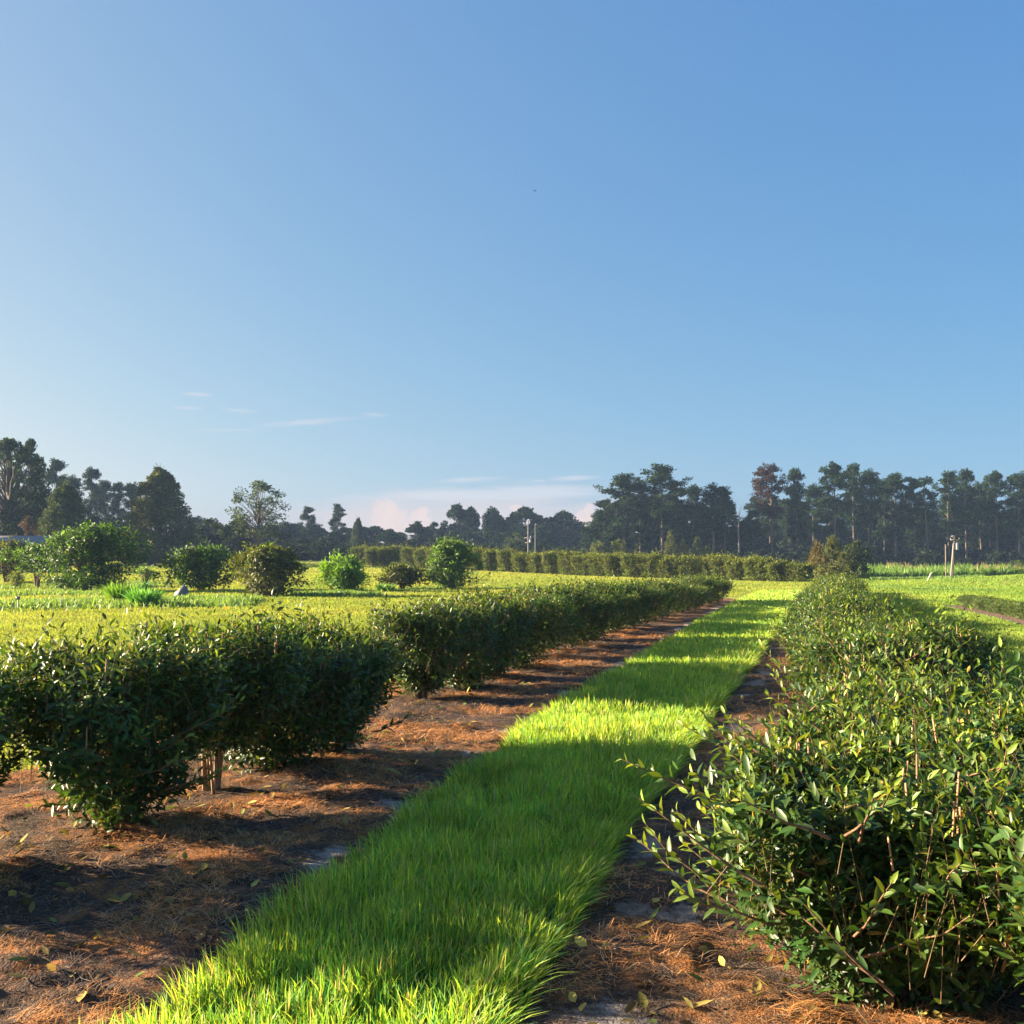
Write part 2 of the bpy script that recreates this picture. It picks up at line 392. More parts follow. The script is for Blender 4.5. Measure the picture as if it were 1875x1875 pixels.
def weeds():
    xs_, ys_, hs_, ts_ = [], [], [], []
    # low ridges of greener growth in the magnolia bed, thicker towards the left
    bands = [((-30, 1112), (470, 1103), 5200, .30, 7), ((0, 1090), (260, 1088), 2600, .26, 4), ((170, 1103), (480, 1098), 3400, .25, 4), ((480, 1092), (700, 1088), 2400, .22, 4),
             ((-20, 1078), (330, 1074), 2000, .22, 4), ((560, 1085), (900, 1077), 2000, .18, 4), ((1600, 1079), (1820, 1083), 1500, .16, 1.2), ((1600, 1074), (1760, 1076), 900, .14, 1.0),
             ((1590, 1063), (1800, 1064), 2200, .30, 2.2), ((780, 1062), (880, 1058), 400, .2, 2)]
    for (a, b, n, h, sp) in bands:
        for k in range(int(n * 1.5)):
            t = random.random(); px = a[0] + (b[0] - a[0]) * t; py = a[1] + (b[1] - a[1]) * t + random.gauss(0, sp * .5)
            d = (EYE) / max(.004, (py - 1022) / 1875)
            X = (px - 937.5) / 1875 * d
            if vnoise(X, d * .5, 1.3) < .34: continue
            xs_.append(X); ys_.append(d); hs_.append(h * random.uniform(.4, 1.1)); ts_.append(random.random())
    x = np.array(xs_); y = np.array(ys_); n = len(x)
    tint = mixc((.07, .17, .04), (.20, .30, .07), np.array(ts_))
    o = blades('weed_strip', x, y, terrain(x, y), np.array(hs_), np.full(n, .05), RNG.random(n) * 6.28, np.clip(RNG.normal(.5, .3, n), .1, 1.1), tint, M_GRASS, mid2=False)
    tag(o, 'ragged ridges of taller green weeds crossing the meadow', 'weeds', kind='stuff')
weeds()

# ------------------------------------------------------------------ pine straw and litter
def straw():
    n = 360000
    y = np.exp(np.log(2.6) + RNG.random(n) * (np.log(22) - np.log(2.6)))
    side = RNG.random(n) < .62
    t = RNG.random(n)
    lw = 1.0 + .95 * (1 - sstep(7, 11, y))
    x = np.where(side, rl(y) - lw + t * (ll(y) - rl(y) + lw + .03), lr(y) - .02 + t * (rr(y) + .75 - lr(y)))
    m = straw_mask(x, y); s = sand_tint(x, y)[:, 0]
    keep = RNG.random(n) < np.clip(.30 + .7 * m - .6 * s, .06, 1)
    keep &= side | (RNG.random(n) < .45 + .5 * sstep(.5, .1, np.abs(x - rr(y) + .15)))
    keep &= np.abs(x) < .58 * y + .6
    x, y, m = x[keep], y[keep], m[keep]; n = len(x)
    z = terrain(x, y) + bed_h(x, y) + .004
    L = (.025 + .085 * RNG.random(n) ** 1.3) * (1 + .03 * y); w = .0008 + .00036 * y
    a = vnoise(x, y, .25) * 14 + RNG.normal(0, .9, n)
    tilt = RNG.normal(.08, .22, n) + .15 * (m > .6) * RNG.random(n)
    d = np.stack([np.cos(a) * np.cos(tilt), np.sin(a) * np.cos(tilt), np.abs(np.sin(tilt))], -1)
    side_v = np.stack([-np.sin(a), np.cos(a), np.zeros(n)], -1)
    bend = side_v * (RNG.normal(0, .25, n) * L)[:, None]
    P = np.stack([x, y, z], -1)
    hw = side_v * (w / 2)[:, None]
    p1 = P + d * (L * .5)[:, None] + bend * .6 + np.array([0, 0, 1]) * (L * .05 * RNG.random(n))[:, None]
    p2 = P + d * L[:, None] * np.array([1, 1, .55]) + bend * .2
    V = np.stack([P - hw, P + hw, p1 - hw, p1 + hw, p2], 1).reshape(-1, 3)
    off = (np.arange(n) * 5)[:, None]
    F = [np.array([[0, 1, 3, 2]])[None, 0] + off, np.array([[2, 3, 4]]) + off]
    c = mixc((.15, .12, .10), (.74, .35, .11), np.clip(m * .95 - .05 + RNG.normal(0, .26, n), 0, 1)) * (.6 + .7 * RNG.random((n, 1)))
    pale = RNG.random(n) < .10; c[pale] = (.46, .38, .27)
    dark = RNG.random(n) < .25; c[dark] *= .45
    tint = np.repeat(c, 5, axis=0)
    o = mesh('pine_straw', V, F, M_STRAW, None, tint)
    tag(o, 'orange brown pine straw scattered over the beds under the bushes', 'pine straw', kind='stuff')
    # fallen leaves
    g = Geo(); n = 900
    y = np.exp(np.log(2.8) + RNG.random(n) * (np.log(13) - np.log(2.8))); side = RNG.random(n) < .6; t = RNG.random(n)
    x = np.where(side, rl(y) - .5 + t * (ll(y) - rl(y) + .3), lr(y) + .1 + t * (rr(y) - lr(y)))
    pos = np.stack([x, y, terrain(x, y) + bed_h(x, y) + .012], -1)
    ax = RNG.normal(size=(n, 3)); ax[:, 2] = np.abs(ax[:, 2]) * .25
    nr = np.tile([0, 0, 1.], (n, 1)) + RNG.normal(0, .35, (n, 3))
    c = mixc((.30, .16, .06), (.36, .33, .08), RNG.random(n)); gr = RNG.random(n) < .2; c[gr] = (.13, .20, .05); dk = RNG.random(n) < .35; c[dk] *= .5
    add_leaves(g, pos, ax, nr, .04 + .05 * RNG.random(n), .022 + .02 * RNG.random(n), c, LEAF_HI, -.12)
    tag(g.obj('fallen_leaves', M_STRAW), 'fallen brown and yellow leaves lying on the mulch', 'leaves', kind='stuff')
straw()

# ------------------------------------------------------------------ tea bushes
def bush_mesh(seed, rx, ry, h, nsh, nlv, leaf, tpl, palette, root_gap=.12, vase=.45, matf=M_TEA, open_=.0, domed=.08, shoot_len=.17, top_bias=.5, upright=.95, wild=.04, stems=8, stem_tint=(.22, .13, .08), shoot_tint=(.20, .13, .06), stem_r=.011, wratio=.34, lumpy=1.0, tube_n=4, roundy=False, stubs=False):
    """returns (foliage Geo, stem Geo)"""
    rng = np.random.default_rng(seed)
    dark, mid, tip = [np.array(c) for c in palette]
    ph = rng.random(6) * 6.28
    def prof(u):
        if roundy: return np.maximum(np.sqrt(np.clip(1 - ((u - .46) / .56) ** 2, 0, 1)), vase * .5 * (u < .46))
        return vase + (1 - vase) * sstep(0, .62, u)
    top = rng.random(nsh) < top_bias
    th = rng.random(nsh) * 2 * np.pi
    lump = 1 + lumpy * (.09 * np.sin(3 * th + ph[0]) + .07 * np.sin(5 * th + ph[1]))
    u = rng.random(nsh) ** .8
    rho = np.where(top, np.sqrt(rng.random(nsh)) * .97, prof(u) * (1 - .95 * (rng.random(nsh) ** 2.6) * .6))
    z = np.where(top, h * (1 - domed * rho ** 2 - .09 * rho ** 8) * (1 - .35 * rng.random(nsh) ** 3), root_gap + (h - root_gap) * u * .97)
    lump = lump * (1 + (lumpy - 1) * .13 * np.sin(z / h * 6 + 2 * th + ph[4]))
    if roundy:
        rho = np.where(top, rho * .8, rho)
        z = np.where(top, h * (1 - .62 * rho ** 2) * (1 - .25 * rng.random(nsh) ** 3), z)
        for q in range(7):   # a few lobes push out of the round shape
            la, lz = rng.random() * 6.28, h * rng.uniform(.25, .95)
            wgt = np.exp(-((np.cos(th) - math.cos(la)) ** 2 + (np.sin(th) - math.sin(la)) ** 2) / .28 - ((z - lz) / (.2 * h)) ** 2)
            rho = rho * (1 + .24 * wgt); z = z + .05 * h * wgt * (lz > .5 * h)
    x = rho * lump * np.cos(th) * rx; y = rho * lump * np.sin(th) * ry
    z = z * (1 + .04 * np.sin(x / rx * 4.5 + ph[2]) + .04 * np.sin(y / ry * 4 + ph[3])) * (.94 if lumpy <= 1 else .92)
    tipp = np.stack([x, y, z], -1)
    out = np.stack([np.cos(th), np.sin(th), np.zeros(nsh)], -1)
    upw = np.where(top, 1.0, upright * (.3 + u)); ow = np.where(top, .25 * rho, 1.0)
    d = unit(out * ow[:, None] + np.array([0, 0, 1.]) * upw[:, None] + rng.normal(0, .28, (nsh, 3)))
    wl = rng.random(nsh) < wild
    ext = wl * rng.random(nsh) * shoot_len * 1.5 + rng.normal(0, .14, nsh) * shoot_len
    tipp = tipp + d * ext[:, None]
    L = shoot_len * (.7 + .6 * rng.random(nsh)) + np.maximum(ext, 0) * .9; base = tipp - d * L[:, None]
    g = Geo()
    k = np.arange(nlv); ts = (k + .6) / nlv
    pos = base[:, None] + d[:, None] * (L[:, None] * ts[None])[..., None]
    a = (k[None] * 2.4 + rng.random((nsh, 1)) * 6.28 + rng.normal(0, .3, (nsh, nlv)))
    ref = unit(np.cross(d, rand_dir(nsh, rng))); ref2 = np.cross(d, ref)
    rad = ref[:, None] * np.cos(a)[..., None] + ref2[:, None] * np.sin(a)[..., None]
    op = np.interp(ts, [0, .7, 1], [1.25, .95, .45])[None] + rng.normal(0, .2, (nsh, nlv))
    ax = rad * np.sin(op)[..., None] + d[:, None] * np.cos(op)[..., None]
    nr = d[:, None] * np.sin(op)[..., None] - rad * np.cos(op)[..., None] + rng.normal(0, .22, (nsh, nlv, 3))
    ll_ = leaf * (.5 + .75 * rng.random((nsh, nlv))) * np.interp(ts, [0, .6, 1], [1.05, 1, .62])[None]
    f = np.clip(np.interp(ts, [0, .55, 1], [0, .15, 1])[None] * rng.random((nsh, 1)) ** 1.5 * 1.3 + rng.normal(0, .1, (nsh, nlv)), 0, 1) * np.where(top, 1, .35)[:, None]
    m2 = np.clip(rng.random((nsh, nlv)), 0, 1)
    col = (dark * (1 - m2[..., None]) + mid * m2[..., None]) * (1 - f[..., None]) + tip * f[..., None]
    odd = rng.random((nsh, nlv)) < (.003 if roundy else .012); col[odd] = (.30, .24, .05)
    N = nsh * nlv
    L_ = ll_.reshape(N)
    add_leaves(g, pos.reshape(N, 3), ax.reshape(N, 3), nr.reshape(N, 3), L_, L_ * wratio, col.reshape(N, 3), tpl, .16)
    s = Geo()
    # twigs to the shoots
    tw = rng.choice(nsh, int(nsh * .55), replace=False)
    for i in tw:
        s.tube([base[i] - d[i] * L[i] * .5, base[i] + d[i] * L[i] * .3, tipp[i] - d[i] * L[i] * .12], [stem_r * .22, stem_r * .18, stem_r * .10], shoot_tint, 3, False)
    for i in np.where(top)[0][::14 if stubs else 10 ** 6]:   # clipped woody stubs standing in the top
        q = np.array([x[i], y[i], z[i]]); s.tube([q - [0, 0, .10], q + rng.normal(0, .008, 3) + [0, 0, rng.uniform(.0, .05)]], [.0045, .004], (.40, .22, .12), 5)
    for k_ in range(stems):
        aa = rng.random() * 6.28; r0 = .04 + .06 * rng.random(); lean = .25 + .7 * rng.random()
        pts = []
        for t in (0, .25, .5, .8):
            rr_ = r0 + (lean * .55) * t ** 1.3
            pts.append((math.cos(aa) * rr_ * rx * (1 if t else .8) + rng.normal(0, .012), math.sin(aa) * rr_ * ry + rng.normal(0, .012), -.03 + h * t))
        s.tube(pts, [stem_r * 1.5, stem_r * 1.2, stem_r * .9, stem_r * .4], stem_tint, 6, False)
        for b in range(3):
            t0 = .2 + .5 * rng.random(); p0 = np.array(pts[1]) * (1 - t0) + np.array(pts[2]) * t0
            e = p0 + np.array([math.cos(aa + rng.normal(0, .8)) * rx * .45, math.sin(aa + rng.normal(0, .8)) * ry * .45, h * .35])
            s.tube([p0, (p0 + e) / 2 + rng.normal(0, .02, 3), e], [stem_r * .7, stem_r * .55, stem_r * .3], stem_tint, 4, False)
    return g, s
TEA = ((.012, .040, .011), (.038, .105, .020), (.25, .36, .045))
TEA2 = ((.017, .044, .012), (.055, .125, .022), (.26, .34, .05))
def reach(g, s, seed, n, base, dirs, L, leaf=.075):
    # long loose branches that leave the clipped shape
    rng = np.random.default_rng(seed); dark, mid, tip = [np.array(c) for c in TEA]
    for i in range(n):
        p = np.array(base(rng), float); d = unit(np.array(dirs(rng), float)); l = L * rng.uniform(.6, 1.1)
        pts = [p + d * l * t + np.array([0, 0, .12 * l * t * t]) + rng.normal(0, .006, 3) for t in np.linspace(0, 1, 5)]
        s.tube(pts, [.006, .005, .004, .003, .002], (.20, .11, .06), 4, False)
        k = int(l / .026); ts = np.linspace(.15, 1, k); pos = np.array([np.array(pts[0]) * 0 + [np.interp(t, np.linspace(0, 1, 5), [q[c] for q in pts]) for c in range(3)] for t in ts])
        a = np.arange(k) * 2.4 + rng.random(); r1 = unit(np.cross(d, [0, 0, 1.])); r2 = np.cross(d, r1)
        rad = r1 * np.cos(a)[:, None] + r2 * np.sin(a)[:, None]; op = 1.0 - .35 * ts + rng.normal(0, .15, k)
        ax = rad * np.sin(op)[:, None] + d * np.cos(op)[:, None] + np.array([0, 0, .25]); nr = d * np.sin(op)[:, None] - rad * np.cos(op)[:, None] + np.array([0, 0, .5])
        ll_ = leaf * (.7 + .45 * rng.random(k)) * np.interp(ts, [0, .7, 1], [1, 1, .6]); f = (ts ** 3)[:, None] * .8
        c = (dark + (mid - dark) * rng.random((k, 1))) * (1 - f) + tip * f
        add_leaves(g, pos, ax, nr, ll_, ll_ * .36, c, LEAF_HI, .18)
def make_bush(name, matf, *a, extra=None, **kw):
    g, s = bush_mesh(*a, matf=matf, **kw)
    if extra: extra(g, s)
    e = empty(name)
    g.obj('foliage', matf, e); s.obj('stem', M_BARK, e)
    return e
def place(e, x, y, rz, sx=1, sy=1, sz=1, dz=-.01):
    e.location = (x, y, float(surf(x, y)) + dz); e.rotation_euler = (0, 0, rz); e.scale = (sx, sy, sz)
    return e

GL = 'tea bushes planted in the row left of the grass lane'
GR = 'tea bushes planted in the row right of the grass lane'
GF = 'low young tea bushes in the short row at the far right'
lab_left_near = {
    0: 'tea bush cut off by the left edge of the photo, nearest in the left row',
    1: 'full dark green tea bush with leafy skirt near the ground, second in the left row',
    2: 'leggy tea bush showing pale bare stems between two leafier bushes',
    3: 'wide dark tea bush just beyond the leggy bush with bare stems',
    4: 'tea bush with low sweeping branches right before the sunlit gap in the left row',
    5: 'tea bush with pale dry stalks at its foot right after the sunlit gap',
}
left = [  # depth, x, rx, ry, h, root gap, leaf shoots
    (4.95, -3.02, .60, .78, 1.12, .12, 1150), (6.0, -2.30, .62, .66, 1.13, .10, 1300), (6.85, -1.99, .58, .56, 1.18, .36, 950),
    (7.65, -1.80, .64, .62, 1.14, .08, 1150), (8.25, -1.48, .56, .46, 1.02, .05, 1000), (11.35, -.98, .54, .52, 1.12, .16, 1050),
    (12.3, -.62, .64, .72, 1.12, .08, 1050), (13.3, -.35, .62, .72, 1.12, .08, 1050)]
for i, (d, x, rx, ry, h, gap, ns) in enumerate(left):
    xt = None
    if i in (1, 4): xt = lambda g, s: reach(g, s, 60 + i, 16, lambda r: (r.normal(.1, .2), r.normal(0, .25), r.uniform(.1, .6)), lambda r: (1, r.normal(-.2, .5), r.uniform(.0, .7)), .48)
    e = make_bush('tea_bush', M_TEA, 100 + i, rx, ry, h, int(ns * 1.1), 9, .073, LEAF_HI, TEA, extra=xt, lumpy=1.3, stubs=True, root_gap=gap, domed=.03, shoot_len=.2, stems=9 if i != 2 else 14,
                  stem_r=.011 if i != 2 else .007, stem_tint=(.22, .14, .09) if i != 2 else (.30, .19, .11), top_bias=.36, vase=.5, wild=.14)
    place(e, x, d, 0)
    tag(e, lab_left_near.get(i, 'dense tea bush, %s from the near end of the left row' % ORD[i]), 'tea bush', GL)
protosM = []
for k in range(4):
    protosM.append(make_bush('tea_bush', M_TEA, 200 + k, .68, .86, 1.03, 950, 8, .082, LEAF_LO, TEA, root_gap=.10, top_bias=.40, domed=.16, vase=.60, lumpy=1.6, wild=.12, tube_n=3))
protosF = []
for k in range(3):
    protosF.append(make_bush('tea_bush', M_TEA, 300 + k, .76, .95, 1.04, 620, 7, .105, LEAF_LO, TEA2, root_gap=.08, top_bias=.44, domed=.16, vase=.65, lumpy=1.6, wild=.10))
used = set()
def inst(protos, k):
    p = protos[k % len(protos)]
    if p.name in used: return copy_tree(p)
    used.add(p.name); return p
i = len(left)
for d, hk in ((14.45, 1.04), (16.05, .93), (17.2, 1.05), (18.3, .97), (19.5, 1.07), (21.3, .90), (22.4, 1.04), (23.5, .95), (25.2, .92), (26.3, 1.06), (27.5, 1.04), (29.1, .92), (30.2, .92), (31.3, .86), (33.0, 1.05), (34.1, 1.06), (35.2, 1.05), (36.2, 1.02)):
    P = protosM if d < 24 else protosF
    if True:
        e = inst(P, i)
        h = float(np.interp(d, [14, 22, 30, 33, 37], [1.08, 1.02, .88, .93, .86])) * hk * random.uniform(.97, 1.03)
        place(e, float(rl(d)) + random.uniform(-.08, .08), d, -.29 + random.choice((0, math.pi)), random.uniform(.9, 1.05), random.uniform(.76, .9), h)
        tag(e, 'tea bush, %s from the near end of the row left of the grass lane' % ORD[i] if d < 35.2 else 'tea bush at the far end of the row left of the grass lane', 'tea bush', GL)
        i += 1
right = [(2.75, 1.86, .54, .58, .93, .10, 1100), (3.85, 1.46, .70, .62, .94, .08, 1900), (4.6, 2.35, .54, .58, .98, .1, 1000), (5.1, 1.92, .60, .56, .88, .08, 1500),
         (6.2, 2.40, .62, .50, .92, .08, 1300), (7.2, 2.66, .46, .34, .60, .10, 700), (8.35, 3.18, .76, .56, 1.12, .08, 1500), (9.75, 3.28, .62, .60, .92, .08, 1050), (11.0, 3.72, .62, .60, 1.0, .08, 1000)]
lab_right_near = {
    0: 'tea bush nearest the camera in the right row, mostly below the photo edge',
    1: 'big tea bush in the right foreground with branches reaching out over the bare path',
    2: 'tea bush at the right edge of the photo beside the big foreground bush',
    3: 'sunlit tea bush directly behind the big foreground bush, with cut reddish stems on top',
    4: 'fifth tea bush of the right row, tips catching the sun',
    5: 'lower tea bush in the dark dip of the right row',
    6: 'wide tea bush behind the dark dip, spilling over the meadow side of the right row',
}
for i2, (d, x, rx, ry, h, gap, ns) in enumerate(right):
    xt = None
    if i2 == 1: xt = lambda g, s: (reach(g, s, 41, 34, lambda r: (-.35 + r.normal(0, .12), r.normal(0, .35), r.uniform(.25, .75)), lambda r: (-1, r.normal(0, .45), r.uniform(.15, .8)), .50),
                                   reach(g, s, 42, 16, lambda r: (r.normal(0, .3), -.35 + r.normal(0, .1), r.uniform(.2, .8)), lambda r: (r.normal(0, .5), -1, r.uniform(.3, 1)), .42))
    elif i2 in (3, 4, 6): xt = lambda g, s: reach(g, s, 50 + i2, 18, lambda r: (r.choice((-.45, .4)) + r.normal(0, .1), r.normal(0, .3), r.uniform(.35, .8)), lambda r: (r.choice((-1, 1)), r.normal(0, .5), r.uniform(.4, 1.2)), .42)
    e = make_bush('tea_bush', M_TEA, 400 + i2, rx, ry, h, int(ns * 1.2), 9, .069, LEAF_HI, TEA, extra=xt, lumpy=1.5, stubs=True, root_gap=gap, top_bias=.42, vase=.50, domed=.05, shoot_len=.2, wild=.16, stems=8, stem_r=.010)
    place(e, x, d, 0)
    tag(e, lab_right_near.get(i2, 'tea bush, %s from the near end of the right row' % ORD[i2]), 'tea bush', GR)
d = 12.3; i = len(right)
while d < 46.5:
    P = protosM if d < 24 else protosF
    e = inst(P, i + 1)
    h = float(np.interp(d, [12, 20, 30, 46], [1.04, .98, .95, .92])) * random.uniform(.93, 1.06)
    place(e, float(rr(d)) + random.uniform(-.08, .08), d, -.29 + random.choice((0, math.pi)), random.uniform(.84, 1.02), random.uniform(.82, .98), h * random.uniform(.86, 1.06))
    tag(e, 'tea bush, %s from the near end of the row right of the grass lane' % ORD[i] if d < 45 else 'tea bush closing the far end of the row right of the grass lane', 'tea bush', GR)
    i += 1; d += 1.25
n_f = 0; d = 33.3
while d > 22.5:
    e = copy_tree(protosF[n_f % 3])
    place(e, float(np.interp(d, *ROW_F)), d, random.uniform(0, 6), .46, .52, random.uniform(.42, .5))
    tag(e, 'low young tea bush, %s from the far end of the short far-right row' % ORD[n_f], 'tea bush', GF)
    n_f += 1; d -= .78

# ------------------------------------------------------------------ broad-leaved shrubs of the left field
MAG = ((.012, .038, .009), (.055, .135, .018), (.24, .46, .035))
MAGY = ((.045, .12, .012), (.12, .27, .020), (.25, .46, .035))
MAGB = ((.026, .038, .012), (.085, .10, .022), (.20, .34, .03))
def shrub(px, py_base, py_top, px_l, px_r, seed, pal, label, ns=420, vase=.5, gap=.12, leaf=.25, name='magnolia_shrub', cat='shrub', domed=.50, nl=7, stems=6, roundy=True):
    x, y = ground_at(px, py_base)
    h = top_z(px, py_top, y) - float(terrain(x, y)); w = (px_r - px_l) / 1875 * y / 2
    e = make_bush(name, M_MAG, seed, w * .97, w * .88, h * .98, int(ns * 1.0), lumpy=2.0, roundy=roundy,  nlv=nl, leaf=leaf, tpl=LEAF_LO, palette=pal, root_gap=h * gap, vase=vase, domed=domed, shoot_len=.42, top_bias=.30, upright=.6,
                  wild=.10, stems=stems, stem_r=.035, stem_tint=(.13, .09, .06), shoot_tint=(.14, .10, .05), wratio=.40)
    place(e, x, y, 0)
    return tag(e, label, cat, 'leafy shrubs standing in the meadow left of the tea rows')
shrub(68, 1075, 988, 25, 112, 501, MAG, 'open shrub with visible forked grey trunk left of the biggest shrub', 300, .2, .36, stems=8)
shrub(160, 1084, 952, 74, 238, 502, MAG, 'biggest leafy shrub of the meadow, bright green top over a dark skirt', 1150, .5, .06, stems=8)
shrub(366, 1082, 993, 306, 424, 503, MAG, 'rounded dark glossy shrub with small trunk left of the brownish shrub', 700, .45, .10)
shrub(493, 1092, 987, 442, 552, 504, MAGB, 'tall brownish green shrub between the round dark shrub and the bright green one', 650, .55, .04)
shrub(632, 1084, 1014, 594, 668, 505, MAGY, 'small bright yellow-green cone-shaped shrub', 520, .85, .02, domed=.8)
shrub(736, 1081, 1030, 690, 776, 506, MAGB, 'low spreading brownish shrub beside the tall bright one', 300, .25, .25)
shrub(826, 1079, 979, 782, 874, 507, ((.035, .085, .014), (.09, .19, .02), (.25, .46, .035)), 'tall narrow-footed bright shrub nearest the lane, twin-topped', 760, .35, .06)
shrub(12, 1068, 984, -40, 58, 508, MAGB, 'dull brownish shrub cut off by the left photo edge', 420, .5, .2)
shrub(266, 1072, 1031, 240, 287, 509, MAGY, 'thin sapling with sparse narrow leaves between two large shrubs', 60, .5, .1, leaf=.16, name='sapling', cat='sapling')
shrub(30, 1077, 1042, 12, 46, 510, ((.12, .2, .04), (.18, .27, .05), (.26, .34, .06)), 'pale feathery bush glowing in the sun at far left', 160, .6, .03, leaf=.10, name='feathery_bush', cat='bush')

def tuft(px, py, h, r, n, label, c):
    x, y = ground_at(px, py)
    a = RNG.random(n) * 6.28; rr_ = np.sqrt(RNG.random(n)) * r * .4
    X = np.cos(a) * rr_; Y = np.sin(a) * rr_
    o = blades('grass_clump', X, Y, X * 0, h * (.6 + .5 * RNG.random(n)), np.full(n, .05), a + RNG.normal(0, .4, n), np.clip(RNG.normal(.5, .25, n), .05, 1), np.tile(c, (n, 1)) * (.7 + .6 * RNG.random((n, 1))), M_GRASS)
    o.location = (x, y, float(terrain(x, y)))
    tag(o, label, 'grass clump', 'tall grass clumps in the meadow')
tuft(225, 1106, .85, 1.0, 420, 'tall green grass clump left of the other one near the stake sign', (.13, .27, .03))
tuft(263, 1112, .70, 1.0, 420, 'wide green grass clump in front of the sapling', (.10, .27, .05))
tuft(263, 1082, .55, .7, 160, 'small bluish green grass clump at the sapling foot', (.08, .22, .08))
tuft(705, 1083, .45, .9, 200, 'low grass clump between the bright cone shrub and the spreading shrub', (.11, .26, .05))

def plate_sign(px, py_base, py_top, wpx, label, tone):
    x, y = ground_at(px, py_base); h = (py_base - py_top) / 1875 * y; w = wpx / 1875 * y
    e = empty('plant_sign', label, 'sign', 'small plant signs on stakes', (x, y, float(terrain(x, y))))
    g = Geo(); g.tube([(0, 0, -.1), (0, 0, h - w * .35)], [.022, .018], (.28, .27, .24), 6); g.obj('stake', M_METAL, e)
    g = Geo(); g.box((0, -.03, h - w * .35), (w, .025, w * .8), tone, .1); g.obj('plate', M_METAL, e)
plate_sign(33, 1120, 1093, 7.5, 'small grey plant sign on a thin stake at far left', (.09, .09, .10))
plate_sign(217, 1079, 1067, 7.5, 'small brown plant sign beside the biggest leafy shrub', (.14, .09, .06))
def stone():
    x, y = ground_at(331, 1098); g = Geo()
    a = np.linspace(0, 6.28, 9)[:-1]
    rings = [(0.0, .30), (.25, .29), (.42, .22), (.5, .08)]
    V = []; rng = np.random.default_rng(5)
    for z, r in rings:
        for q in a: V.append((math.cos(q) * r * 1.05 + rng.normal(0, .015), math.sin(q) * r * .6 + rng.normal(0, .015), z + .12 * math.cos(q) * (z > .2)))
    n = 8; F = [[i * n + j, i * n + (j + 1) % n, (i + 1) * n + (j + 1) % n, (i + 1) * n + j] for i in range(3) for j in range(n)]
    g.add(V, [F, [[24, 25, 26, 27]], [[24, 27, 28, 31]], [[28, 29, 30, 31]]], (.12, .125, .14))
    o = g.obj('boulder', M_METAL); o.location = (x, y, float(terrain(x, y)) - .03)
    tag(o, 'blue-grey boulder in the grass below the round dark shrub', 'boulder')
stone()

# ------------------------------------------------------------------ trees
def crown_geo(g, clumps, per, size, tints, rng, flat=.6, ratio=.55, shell=.6):
    """clumps: list of (cx,cy,cz,r)"""
    cl = np.array(clumps); n = len(cl)
    dirs = rand_dir(n * per, rng).reshape(n, per, 3)
    rad = (shell + (1 - shell) * rng.random((n, per, 1))) * np.where(rng.random((n, per, 1)) < .35, rng.random((n, per, 1)), 1)
    pos = cl[:, None, :3] + dirs * rad * cl[:, None, 3:4] * np.array([1, 1, flat])
    N = n * per; pos = pos.reshape(N, 3)
    ax = rand_dir(N, rng) * np.array([1, 1, .7]) + dirs.reshape(N, 3) * .8; nr = rand_dir(N, rng) + np.array([0, 0, .6])
    L = size * (.5 + rng.random(N))
    c = mixc(tints[0], tints[1], np.repeat(rng.random(n), per) * .6 + .4 * rng.random(N))
    hi = rng.random(N) < .08; c[hi] = c[hi] * .3 + np.array(tints[2]) * .7
    add_leaves(g, pos, ax, nr, L, L * ratio, c, LEAF_LO, .1)
def limb(s, a, b, r0, r1, tint, rng, n=4, sag=.06, k=5):
    a = np.array(a, float); b = np.array(b, float); L = np.linalg.norm(b - a)
    pts = [a + (b - a) * t + rng.normal(0, L * .035, 3) * (0 < t < 1) + np.array([0, 0, sag * L * math.sin(t * 3.1)]) for t in np.linspace(0, 1, n)]
    s.tube(pts, np.linspace(r0, r1, n), tint, k, False)
PINE_T = ((.007, .022, .010), (.020, .046, .017), (.07, .105, .03))
RUST_T = ((.035, .020, .017), (.060, .033, .026), (.035, .04, .02))
BARK_P = (.11, .085, .07); BARK_G = (.24, .21, .18)
